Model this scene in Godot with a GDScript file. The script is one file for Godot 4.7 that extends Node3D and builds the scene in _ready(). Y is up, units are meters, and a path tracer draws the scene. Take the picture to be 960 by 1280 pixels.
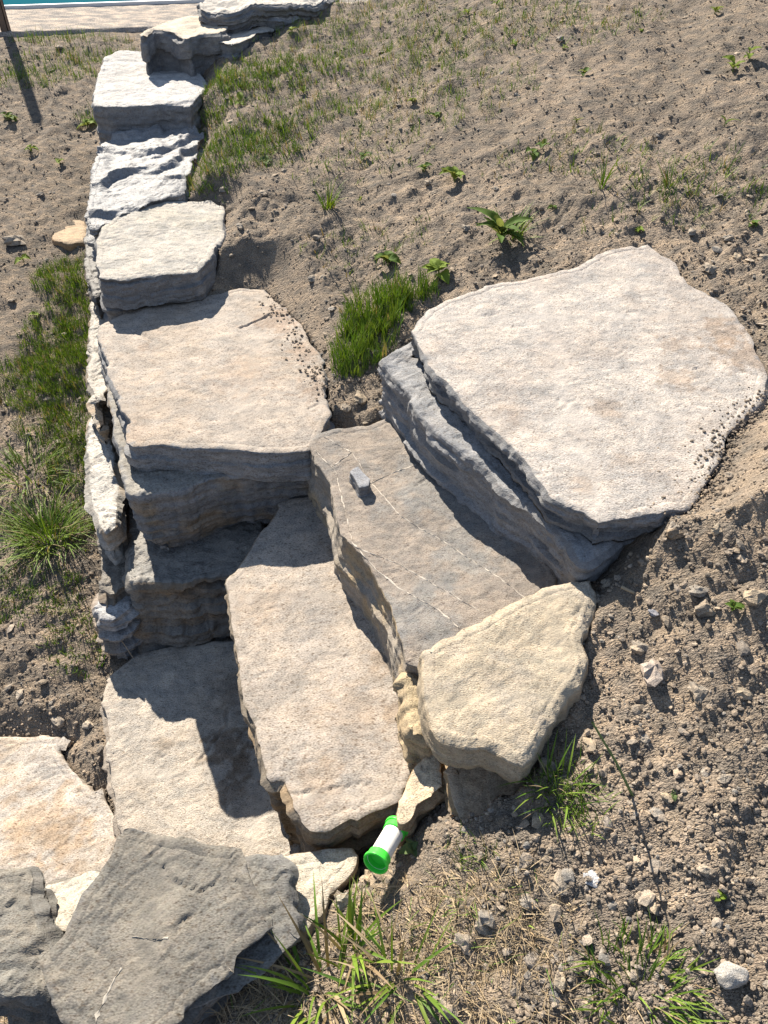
extends Node3D
# Boulder steps beside a dry-laid retaining wall on a sunny slope.
# ---------------------------------------------------------------- set-up values
const EYE := 1.3                 # camera height above the top of the big wall block (y = 0)
const PITCH := 43.0
const FOV := 67.0
const FOC := 966.97              # focal length in pixels of a 960 x 1280 picture
var rng := RandomNumberGenerator.new()
var n_big := FastNoiseLite.new()
var n_mid := FastNoiseLite.new()
var n_fine := FastNoiseLite.new()
var n_cell := FastNoiseLite.new()
var feet: Array = []             # footprints of stones: {poly, top, box}
var lower_poly: PackedVector2Array
var edge_line: PackedVector2Array
var M := {}
var taken := {}

func _ready():
	rng.seed = 77
	# ---- camera
	var cam := Camera3D.new(); cam.name = "camera"; add_child(cam)
	cam.fov = FOV; cam.position = Vector3(0, EYE, 0); cam.rotation_degrees = Vector3(-PITCH, 0, 0)
	cam.near = 0.05; cam.far = 300.0; cam.current = true
	# ---- sky, exposure
	var env := Environment.new()
	env.tonemap_mode = Environment.TONE_MAPPER_LINEAR
	env.tonemap_exposure = 2.7
	env.background_mode = Environment.BG_SKY
	var sky := Sky.new(); var sm := ProceduralSkyMaterial.new()
	sm.sky_top_color = Color(0.48, 0.57, 0.70); sm.sky_horizon_color = Color(0.80, 0.82, 0.84); sm.sky_curve = 0.15
	sm.ground_bottom_color = Color(0.32, 0.29, 0.25); sm.ground_horizon_color = Color(0.62, 0.66, 0.70)
	sm.sun_angle_max = 1.0
	sky.sky_material = sm; env.sky = sky; env.background_energy_multiplier = 0.52
	env.sdfgi_enabled = true; env.ssao_enabled = true; env.ssil_enabled = true
	var we := WorldEnvironment.new(); we.name = "world_environment"; we.environment = env; add_child(we)
	# ---- sun: from beyond the wall, a little to its lower side
	var sun := DirectionalLight3D.new(); sun.name = "sun"; add_child(sun)
	sun.light_energy = 1.6; sun.light_color = Color(1.0, 0.96, 0.895); sun.light_angular_distance = 0.5; sun.shadow_enabled = true
	var az := deg_to_rad(24.0); var el := deg_to_rad(36.5)
	sun.look_at_from_position(Vector3.ZERO, Vector3(sin(az) * cos(el), -sin(el), cos(az) * cos(el)), Vector3.UP)
	make_noise()
	make_materials()
	build_stones()
	build_ground()
	build_far()
	build_loose()
	build_plants()

# ---------------------------------------------------------------- helpers
func make_noise():
	for a in [[n_big, 3, 2.2, 4], [n_mid, 11, 9.0, 4], [n_fine, 23, 38.0, 3]]:
		a[0].noise_type = FastNoiseLite.TYPE_SIMPLEX_SMOOTH; a[0].seed = a[1]; a[0].frequency = a[2]
		a[0].fractal_type = FastNoiseLite.FRACTAL_FBM; a[0].fractal_octaves = a[3]
	n_cell.noise_type = FastNoiseLite.TYPE_CELLULAR; n_cell.seed = 5; n_cell.frequency = 6.0
	n_cell.cellular_return_type = FastNoiseLite.RETURN_CELL_VALUE

func ray_dir(px: float, py: float) -> Vector3:
	var x := (px - 480.0) / FOC; var y := -(py - 640.0) / FOC; var t := deg_to_rad(PITCH)
	return Vector3(x, -sin(t) + y * cos(t), -cos(t) - y * sin(t))

func at_h(px: float, py: float, h: float) -> Vector3:       # where the sight line meets the level h
	var d := ray_dir(px, py); var t := (h - EYE) / d.y
	return Vector3(d.x * t, h, d.z * t)

func at_ground(px: float, py: float) -> Vector3:            # where the sight line meets the soil
	var d := ray_dir(px, py).normalized(); var t := 0.6
	while t < 14.0:
		var p := Vector3(0, EYE, 0) + d * t
		if p.y < soil(p.x, p.z): break
		t += 0.01
	var q := Vector3(0, EYE, 0) + d * t
	return Vector3(q.x, soil(q.x, q.z), q.z)

func numbered(n: String) -> String:
	if not taken.has(n):
		taken[n] = 0; return n
	taken[n] += 1
	return "%s_%03d" % [n, taken[n]]

func tag(o: Node, label: String, category: String, group := "", kind := ""):
	o.set_meta("label", label)
	if category != "": o.set_meta("category", category)
	if group != "": o.set_meta("group", group)
	if kind != "": o.set_meta("kind", kind)

func put(n: String, mesh: Mesh, mat: Material, parent: Node = null) -> MeshInstance3D:
	var o := MeshInstance3D.new(); o.mesh = mesh
	if mat: o.material_override = mat
	if parent == null:
		o.name = numbered(n); add_child(o)
	else:
		o.name = n; parent.add_child(o, true)
	return o

func smooth(a: float, b: float, x: float) -> float:
	var t := clampf((x - a) / (b - a), 0.0, 1.0)
	return t * t * (3.0 - 2.0 * t)

# ---------------------------------------------------------------- textures and materials
func seam(freq: float, sd: int, size: int, oct := 4, kind := FastNoiseLite.TYPE_SIMPLEX_SMOOTH) -> PackedByteArray:
	var n := FastNoiseLite.new(); n.seed = sd; n.frequency = freq / size; n.noise_type = kind
	n.fractal_type = FastNoiseLite.FRACTAL_FBM; n.fractal_octaves = oct
	if kind == FastNoiseLite.TYPE_CELLULAR: n.cellular_return_type = FastNoiseLite.RETURN_DISTANCE
	var im := n.get_seamless_image(size, size, false, false, 0.15)
	im.convert(Image.FORMAT_L8)
	return im.get_data()

func gray(data: PackedByteArray, size: int) -> ImageTexture:
	return ImageTexture.create_from_image(Image.create_from_data(size, size, false, Image.FORMAT_L8, data))

func rock_relief(size: int) -> ImageTexture:                # broken flakes, grain and pits
	var a := seam(7.0, 1, size, 5); var b := seam(9.0, 2, size, 3); var c := seam(110.0, 3, size, 3); var d := seam(26.0, 4, size, 4); var e := seam(60.0, 9, size, 1, FastNoiseLite.TYPE_CELLULAR)
	var out := PackedByteArray(); out.resize(size * size)
	for i in size * size:
		var q: float = (a[i] + 0.22 * d[i]) / 256.0 * 21.0
		var f := q - floorf(q)
		var jump := 1.0 - f if f > 0.07 else f / 0.07
		var mask := clampf((b[i] - 105.0) / 60.0, 0.0, 1.0)
		var pit := clampf((58.0 - e[i]) / 40.0, 0.0, 1.0) * clampf((150.0 - b[i]) / 60.0, 0.0, 1.0)
		out[i] = int(clampf(96.0 + jump * mask * 46.0 + (c[i] - 128.0) * 0.30 + (d[i] - 128.0) * 0.20 - pit * 26.0, 0, 255))
	return gray(out, size)

func rock_tint(size: int) -> ImageTexture:                  # mottled crust: pale, tan and grey patches with specks
	var a := seam(5.0, 31, size, 5); var b := seam(14.0, 32, size, 5); var c := seam(150.0, 33, size, 3); var d := seam(60.0, 34, size, 3)
	var out := PackedByteArray(); out.resize(size * size * 3)
	for i in size * size:
		var v := 0.88 + (a[i] - 128.0) * 0.0005 + (b[i] - 128.0) * 0.0008 + (c[i] - 128.0) * 0.0015
		var speck := maxf(0.0, 95.0 - d[i]) * 0.0045 + maxf(0.0, 84.0 - c[i]) * 0.003
		v -= speck
		var w := (b[i] - 120.0) / 128.0 * 0.5 + (a[i] - 128.0) / 128.0 * 0.5
		out[i * 3] = int(clampf(v * (1.0 + 0.02 * w) + speck * 0.12, 0, 1) * 255)
		out[i * 3 + 1] = int(clampf(v * (0.995 - 0.01 * w), 0, 1) * 255)
		out[i * 3 + 2] = int(clampf(v * (0.985 - 0.045 * w) - speck * 0.10, 0, 1) * 255)
	return ImageTexture.create_from_image(Image.create_from_data(size, size, false, Image.FORMAT_RGB8, out))

func soil_relief(size: int) -> ImageTexture:
	var a := seam(24.0, 41, size, 4); var b := seam(60.0, 42, size, 2, FastNoiseLite.TYPE_CELLULAR); var c := seam(120.0, 43, size, 3)
	var out := PackedByteArray(); out.resize(size * size)
	for i in size * size:
		out[i] = int(clampf(110.0 + (a[i] - 128.0) * 0.55 + (110.0 - b[i]) * 0.45 + (c[i] - 128.0) * 0.35, 0, 255))
	return gray(out, size)

func soil_tint(size: int) -> ImageTexture:
	var a := seam(6.0, 51, size, 5); var b := seam(90.0, 52, size, 3); var c := seam(40.0, 53, size, 3)
	var out := PackedByteArray(); out.resize(size * size * 3)
	for i in size * size:
		var v := 0.74 + (a[i] - 128.0) * 0.0016 + (b[i] - 128.0) * 0.0028
		if c[i] > 168: v += (c[i] - 168) * 0.004
		var w := (a[i] - 128.0) / 128.0
		out[i * 3] = int(clampf(v * (1.0 + 0.05 * w), 0, 1) * 255)
		out[i * 3 + 1] = int(clampf(v * 0.985, 0, 1) * 255)
		out[i * 3 + 2] = int(clampf(v * (0.965 - 0.06 * w), 0, 1) * 255)
	return ImageTexture.create_from_image(Image.create_from_data(size, size, false, Image.FORMAT_RGB8, out))

func mat_tri(tint: Texture2D, relief: Texture2D, scale: float, depth: float, rough: float) -> StandardMaterial3D:
	var m := StandardMaterial3D.new()
	m.vertex_color_use_as_albedo = true
	m.albedo_texture = tint
	m.uv1_triplanar = true; m.uv1_world_triplanar = true; m.uv1_scale = Vector3(scale * 0.7, scale * 1.2, scale * 1.25)
	m.heightmap_enabled = true; m.heightmap_texture = relief; m.heightmap_scale = depth
	m.roughness = rough; m.metallic_specular = 0.3
	return m

func plain(c: Color, rough := 0.8) -> StandardMaterial3D:   # c in linear values
	var m := StandardMaterial3D.new(); m.albedo_color = c.linear_to_srgb(); m.roughness = rough; m.metallic_specular = 0.35
	return m

func leafy() -> StandardMaterial3D:
	var m := StandardMaterial3D.new(); m.vertex_color_use_as_albedo = true; m.roughness = 0.6; m.metallic_specular = 0.35
	m.backlight_enabled = true; m.backlight = Color(0.7, 0.7, 0.4); m.cull_mode = BaseMaterial3D.CULL_DISABLED
	return m

func make_materials():
	var rr := rock_relief(768); var rt := rock_tint(768); var sr := soil_relief(768); var st := soil_tint(768)
	M.rock = mat_tri(rt, rr, 1.9, 0.40, 0.85)
	M.slate = mat_tri(rt, rr, 1.3, 0.5, 0.62)
	M.smooth_rock = mat_tri(rt, rr, 1.5, 0.24, 0.8)
	M.soft_rock = mat_tri(rt, rr, 2.4, 0.35, 0.9)
	M.soil = mat_tri(st, sr, 3.0, 1.4, 0.95)
	M.clod = mat_tri(st, sr, 6.0, 0.15, 0.95)
	M.gravel = mat_tri(st, sr, 1.3, 0.6, 0.95)
	M.leaf = leafy()
	M.straw = StandardMaterial3D.new(); M.straw.vertex_color_use_as_albedo = true; M.straw.roughness = 0.8
	M.vein = plain(Color(0.42, 0.375, 0.32), 0.8); M.dull_vein = plain(Color(0.33, 0.30, 0.255), 0.8)

# ---------------------------------------------------------------- stones
# A stone is one mesh made of one or more split layers. Each layer: an outline (top edge), a depth and the way its broken sides run.
class Shape:
	var v := PackedVector3Array()
	var c := PackedColorArray()
	var i := PackedInt32Array()
	func mesh() -> ArrayMesh:
		var nrm := PackedVector3Array(); nrm.resize(v.size())
		for k in range(0, i.size(), 3):
			var n := (v[i[k + 2]] - v[i[k]]).cross(v[i[k + 1]] - v[i[k]])
			nrm[i[k]] += n; nrm[i[k + 1]] += n; nrm[i[k + 2]] += n
		for k in nrm.size(): nrm[k] = nrm[k].normalized()
		var a := []; a.resize(Mesh.ARRAY_MAX)
		a[Mesh.ARRAY_VERTEX] = v; a[Mesh.ARRAY_NORMAL] = nrm; a[Mesh.ARRAY_COLOR] = c; a[Mesh.ARRAY_INDEX] = i
		var m := ArrayMesh.new(); m.add_surface_from_arrays(Mesh.PRIMITIVE_TRIANGLES, a)
		return m

func outline(pix: Array, h: float, tilt := Vector2.ZERO) -> PackedVector3Array:
	# picture points on the (tilted) plane of a stone's top; tilt is the rise per metre along x and z about the outline's first point
	var o := PackedVector3Array(); var p0 := at_h(pix[0][0], pix[0][1], h)
	for p in pix:
		var d := ray_dir(p[0], p[1]); var n := Vector3(-tilt.x, 1, -tilt.y)
		var t: float = n.dot(p0 - Vector3(0, EYE, 0)) / n.dot(d)
		o.append(Vector3(0, EYE, 0) + d * t)
	return o

func plane_of(o: PackedVector3Array) -> Plane:
	var n := Vector3.ZERO; var c := Vector3.ZERO
	for k in o.size():
		n += o[k].cross(o[(k + 1) % o.size()]); c += o[k]
	if n.y < 0: n = -n
	return Plane(n.normalized(), c / o.size())

func y_on(p: Plane, x: float, z: float) -> float:
	return (p.d - p.normal.x * x - p.normal.z * z) / p.normal.y

func shrink(poly: PackedVector2Array, d: float) -> Array:
	var r := poly.duplicate(); r.reverse()
	for q in [poly, r]:
		var out := Geometry2D.offset_polygon(q, -d)
		if not out.is_empty() and inside(out[0][0], poly): return out
	return []

func inside(p: Vector2, poly: PackedVector2Array) -> bool:      # asked again a hair to the side where two answers differ
	var a := Geometry2D.is_point_in_polygon(p, poly); var b := Geometry2D.is_point_in_polygon(p + Vector2(0.00013, 0.00021), poly)
	return a if a == b else Geometry2D.is_point_in_polygon(p + Vector2(-0.00017, 0.00009), poly)

func within(p: Vector2, polys: Array) -> bool:
	for q in polys:
		if inside(p, q): return true
	return false

func hash1(a: float, b: float) -> float:
	var v := sin(a * 127.1 + b * 311.7) * 43758.5453
	return (v - floorf(v)) * 2.0 - 1.0

func facet(run: float, size: float, key: float) -> float:         # flat breaks along an edge that meet at sharp corners, now and then a step
	var u := run / size + key * 0.37; var i := floorf(u); var f := u - i
	var a := hash1(i, key); var b := hash1(i + 1.0, key)
	if hash1(i, key + 50.0) > 0.45: f = 0.0 if f < 0.88 else (f - 0.88) / 0.12
	return lerpf(a, b, f)

func resample(o: PackedVector3Array, step: float, jit: float, sd: float) -> PackedVector3Array:
	var area := 0.0
	for k in o.size():
		var a := o[k]; var b := o[(k + 1) % o.size()]; area += a.x * b.z - b.x * a.z
	if area < 0.0:
		o = o.duplicate(); o.reverse()
	var r := PackedVector3Array()
	for k in o.size():
		var a := o[k]; var b := o[(k + 1) % o.size()]
		var m := maxi(1, int(round(a.distance_to(b) / step)))
		for j in m: r.append(a.lerp(b, float(j) / m))
	for pass_n in 1:                                           # ease the traced corners
		var s := r.duplicate()
		for k in r.size(): s[k] = (r[k] * 2.0 + r[(k + 1) % r.size()] + r[k - 1]) * 0.25
		r = s
	var q := r.duplicate(); var run := 0.0
	for k in r.size():
		var t := (r[(k + 1) % r.size()] - r[k - 1]).normalized(); var n := Vector3(t.z, 0, -t.x)
		var p := r[k]
		q[k] = p + n * (facet(run, 0.065, sd) * 0.9 + facet(run, 0.021, sd + 3.0) * 0.3 + n_fine.get_noise_3d(p.x + sd, p.y, p.z) * 0.25) * jit
		run += p.distance_to(r[(k + 1) % r.size()])
	return q

func seg_dist(p: Vector2, line: PackedVector2Array) -> float:
	var best := 1e9
	for k in line.size() - 1:
		best = minf(best, p.distance_squared_to(Geometry2D.get_closest_point_to_segment(p, line[k], line[k + 1])))
	return sqrt(best)

func relief(x: float, z: float, s: Dictionary) -> float:    # the stone's own top surface: swells, flake steps, grooves
	var sd: float = s.sd; var amp: float = s.get("amp", 1.0)
	var h := n_big.get_noise_3d(x * 1.3, sd, z * 1.3) * 0.008 + n_mid.get_noise_3d(x, sd, z) * 0.0016
	var q := (n_big.get_noise_3d(x * 1.7 + 9.0, sd * 1.7, z * 1.7) + n_mid.get_noise_3d(x, sd * 2.0, z) * 0.16) * 7.0
	var f := q - floorf(q)
	h += (floorf(q) + smooth(0.0, 0.07, f)) * 0.0022 - f * 0.0012
	h *= amp
	if s.has("ridge"):
		var r: Array = s.ridge                                   # [direction x, z, height, per metre]
		var u: float = (x * r[0] + z * r[1]) * r[3] + n_big.get_noise_3d(x, 40.0 + sd, z) * 1.3
		var w := u - floorf(u)
		h += r[2] * (w if w < 0.82 else (1.0 - w) / 0.18 * 0.82) * (0.55 + 0.45 * n_mid.get_noise_3d(x * 0.6, 70.0, z * 0.6))
	if s.has("cracks"):
		for cr in s.cracks:
			if not cr[3].has_point(Vector2(x, z)): continue
			var d := seg_dist(Vector2(x, z) + Vector2(n_mid.get_noise_2d(x * 4.0, z * 4.0), n_mid.get_noise_2d(z * 4.0, x * 4.0)) * 0.006, cr[0])
			if d < cr[1]: h -= cr[2] * (1.0 - d / cr[1])
	return h

func top_point(sh: Shape, p: Vector3, din: float, bev: float, s: Dictionary, crust: Color, crust2: Color, broken: Color):
	var chip := 0.0
	if din < bev * 3.0:
		chip = bev * pow(1.0 - din / (bev * 3.0), 2.0) * (0.7 + 1.1 * maxf(0.0, n_mid.get_noise_3d(p.x * 2.0, s.sd, p.z * 2.0) + 0.3))
	p.y += relief(p.x, p.z, s) - chip
	sh.v.append(p)
	var w := smooth(-0.15, 0.35, n_big.get_noise_3d(p.x * 1.6, 20.0 + s.sd, p.z * 1.6) + n_mid.get_noise_3d(p.x * 2.0, s.sd, p.z * 2.0) * 0.5)
	var col := crust.lerp(crust2, w)
	var g := 1.0 + 0.16 * n_mid.get_noise_3d(p.x * 1.5, 50.0 + s.sd, p.z * 1.5)
	col = Color(col.r * g, col.g * g, col.b * g)
	for m in s.get("marks", []):
		var e: float = Vector2(p.x, p.z).distance_to(m[0]) / m[1] + n_mid.get_noise_3d(p.x * 2.5, 33.0, p.z * 2.5) * 0.9 + n_fine.get_noise_3d(p.x, 33.0, p.z) * 0.5
		col = col.lerp(m[2], smooth(0.9, 0.35, e) * m[3])
	# the crust is chipped away in an uneven band along the rim
	if din < 0.02 and n_mid.get_noise_3d(p.x * 3.0, 90.0, p.z * 3.0) - din * 26.0 > s.get("rim", 0.0): col = broken.lerp(col, 0.35)
	sh.c.append(col)

func layer(sh: Shape, o: PackedVector3Array, depth: float, s: Dictionary):
	var step: float = s.get("step", 0.0055)
	var cuts: Array = s.get("cracks", []).duplicate(); var dice := RandomNumberGenerator.new(); dice.seed = int(s.sd * 100.0)
	for k in int(s.get("nicks", 10)):                              # short natural hairline breaks in the cleaved face
		var e := o[dice.randi() % o.size()]; var c := Vector3.ZERO
		for p in o: c += p / o.size()
		var q := c.lerp(e, sqrt(dice.randf()) * 0.92); var at := Vector2(q.x, q.z); var a := dice.randfn(0.15, 0.5); var run := PackedVector2Array([at])
		for m in 2 + dice.randi() % 3:
			at += Vector2(cos(a), sin(a)) * dice.randf_range(0.006, 0.018); a += dice.randf_range(-0.7, 0.7); run.append(at)
		cuts.append([run, dice.randf_range(0.004, 0.006), dice.randf_range(0.001, 0.0035)])
	for cr in cuts:
		if cr.size() > 3: continue
		var bx := Rect2(cr[0][0], Vector2.ZERO)
		for p in cr[0]: bx = bx.expand(p)
		cr.append(bx.grow(0.02))
	s.cracks = cuts
	var b := resample(o, step, s.get("jit", 0.008), s.sd)
	var n := b.size(); var cen := Vector3.ZERO
	for p in b: cen += p
	cen /= n
	var nor := PackedVector3Array(); nor.resize(n)
	for k in n:
		var t := (b[(k + 3) % n] - b[(k - 3 + n) % n]); nor[k] = Vector3(t.z, 0, -t.x).normalized()
	var crust: Color = s.crust; var crust2: Color = s.get("crust2", crust); var broken: Color = s.broken
	var bev: float = s.get("bevel", 0.0035); var pl := plane_of(o)
	var flat := PackedVector2Array()
	for p in b: flat.append(Vector2(p.x, p.z))
	var base := sh.v.size()
	# top: a strip along the rim, dipping under a regular sheet that fills the inside
	var dist := [minf(bev * 0.6, 0.003), 0.004, 0.009, 0.015, 0.022, 0.030]
	var loop := flat.duplicate(); loop.append(flat[0])
	for j in 6:
		for k in n:
			var p: Vector3 = b[k] - nor[k] * float(dist[j])
			p.y = y_on(pl, p.x, p.z) - (0.004 if j == 5 else 0.0)
			top_point(sh, p, dist[j], bev, s, crust, crust2, broken)
	for j in 5:
		for k in n:
			var a := base + j * n + k; var a2 := base + j * n + (k + 1) % n; var d := a + n; var d2 := a2 + n
			sh.i.append_array([a, a2, d, a2, d2, d])
	var in_a := shrink(flat, 0.012); var in_b := shrink(flat, 0.004); var in_c := shrink(flat, 0.026)
	var box := Rect2(flat[0], Vector2.ZERO)
	for p in flat: box = box.expand(p)
	var gx := int(box.size.x / step) + 1; var gz := int(box.size.y / step) + 1; var ids := PackedInt32Array(); ids.resize((gx + 1) * (gz + 1)); ids.fill(-1)
	for jz in gz + 1:
		for ix in gx + 1:
			var q := box.position + Vector2(ix, jz) * step
			if not within(q, in_b): continue
			var deep := 0.0 if within(q, in_c) else 0.0010 if within(q, in_a) else 0.006
			var din := 0.03
			if bev > 0.008: din = seg_dist(q, loop)
			ids[jz * (gx + 1) + ix] = sh.v.size()
			top_point(sh, Vector3(q.x, y_on(pl, q.x, q.y) - deep, q.y), din, bev, s, crust, crust2, broken)
	for jz in gz:
		for ix in gx:
			var i0 := ids[jz * (gx + 1) + ix]; var i1 := ids[jz * (gx + 1) + ix + 1]; var i2 := ids[(jz + 1) * (gx + 1) + ix]; var i3 := ids[(jz + 1) * (gx + 1) + ix + 1]
			if i0 < 0 or i1 < 0 or i2 < 0 or i3 < 0: continue
			sh.i.append_array([i0, i1, i2, i1, i3, i2])
	# broken sides: thin beds, each standing proud or back by its own amount, with sharp lips
	var band: float = s.get("band", 0.024); var rag: float = s.get("rag", 0.020); var flare: float = s.get("flare", 0.0)
	var rows := [0.0]; var y := 0.003
	while y < depth:
		rows.append(y); y += 0.0045 if depth < 0.12 else 0.0075 if depth < 0.28 else 0.010
	rows.append(depth)
	var place := PackedVector3Array(); var tone := PackedColorArray()
	var along := PackedFloat32Array(); var far := 0.0
	for k in n:
		along.append(far); far += b[k].distance_to(b[(k + 1) % n])
	for d in rows:
		for k in n:
			var p := b[k]
			var wob := n_big.get_noise_3d(p.x * 0.5, s.sd, p.z * 0.5) * 1.3
			var q: float = d / band + wob + float(s.sd); var fl: float = floorf(q); var f: float = q - fl
			var off := bed(along[k], fl, s.sd); var nx := bed(along[k], fl + 1.0, s.sd)
			off = lerpf(off, nx, smooth(0.90, 1.0, f))
			var q2: float = d / (band * 0.27) + wob * 3.0; var fl2 := floorf(q2)           # laminae within a bed
			var lam := facet(along[k], 0.02, fl2 * 1.3 + 7.0) * 0.20
			var start := smooth(0.0, 0.012, d)
			var out: float = (off + lam) * rag * start + n_mid.get_noise_3d(p.x * 1.2, (p.y - d) * 1.2, p.z * 1.2) * rag * 0.2 * start + n_fine.get_noise_3d(p.x * 0.8, (p.y - d) * 1.6, p.z * 0.8) * 0.002 * start + flare * d
			if d == 0.0: out = -minf(bev * 0.6, 0.003)
			if s.has("round"): out -= s.round * pow(maxf(0.0, d / depth - 0.35) / 0.65, 2.0)
			place.append(Vector3(p.x + nor[k].x * out, sh.v[base + k].y - d, p.z + nor[k].z * out))
			var g := 1.0 + 0.22 * n_mid.get_noise_3d(p.x * 1.5, (p.y - d) * 6.0, p.z * 1.5) + 0.10 * sin(fl * 12.9 + s.sd) + 0.10 * sin(fl2 * 7.7)
			var col := broken
			if s.has("stain"): col = broken.lerp(s.stain, smooth(0.0, 0.35, n_big.get_noise_3d(p.x * 2.5, (p.y - d) * 3.0 + 7.0, p.z * 2.5)))
			tone.append(Color(col.r * g, col.g * g, col.b * g))
	for j in rows.size() - 1:                                       # each row has its own corners, so that lips stay sharp
		var r0 := sh.v.size()
		for e in 2:
			for k in n:
				sh.v.append(place[(j + e) * n + k]); sh.c.append(tone[(j + e) * n + k])
		for k in n:
			var i0 := r0 + (k + 1) % n; var i1 := r0 + k
			sh.i.append_array([i0, i1, i0 + n, i1, i1 + n, i0 + n])
	var bot := sh.v.size()
	sh.v.append(Vector3(cen.x, cen.y - depth, cen.z)); sh.c.append(broken)
	for k in n:
		sh.i.append_array([bot - n + (k + 1) % n, bot - n + k, bot])

func bed(run: float, fl: float, sd: float) -> float:
	return facet(run, 0.14, fl * 3.7 + sd) * 0.6 + facet(run, 0.05, fl * 5.3 + sd) * 0.2 + hash1(fl, sd) * 0.8

func foot(o: PackedVector3Array, gap := 0.07, hold := true, bank := 0.5):
	var q := PackedVector2Array()
	for p in o:
		q.append(Vector2(p.x, p.z))
	var box := Rect2(q[0], Vector2.ZERO)
	for p in q: box = box.expand(p)
	var ring := q.duplicate(); ring.append(q[0])
	feet.append({"poly": q, "ring": ring, "gap": gap, "pl": plane_of(o), "box": box, "wide": box.grow(0.30), "hold": hold, "bank": bank})

func marks(list: Array, h: float, c: Color) -> Array:          # soil smears and rust stains seen on a stone: centre, reach in pixels, strength
	var r := []
	for m in list:
		var q := at_h(m[0], m[1], h); r.append([Vector2(q.x, q.z), m[2] / FOC * (q - Vector3(0, EYE, 0)).length(), c, m[3]])
	return r

func line2(pix: Array, h: float) -> PackedVector2Array:
	var r := PackedVector2Array()
	for p in pix:
		var q := at_h(p[0], p[1], h); r.append(Vector2(q.x, q.z))
	return r

func finish(n: String, sh: Shape, mat: Material, label: String, group := "") -> MeshInstance3D:
	# the node stands at the stone's base
	var lo := sh.v[0]; var hi := sh.v[0]
	for p in sh.v:
		lo = lo.min(p); hi = hi.max(p)
	var at := Vector3((lo.x + hi.x) / 2, lo.y, (lo.z + hi.z) / 2)
	for k in sh.v.size(): sh.v[k] -= at
	var o := put(n, sh.mesh(), mat); o.position = at
	tag(o, label, "stone", group)
	return o

var PALE := Color(0.50, 0.445, 0.395)
var PINK := Color(0.52, 0.455, 0.405)
var SLATE := Color(0.245, 0.248, 0.258)

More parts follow.
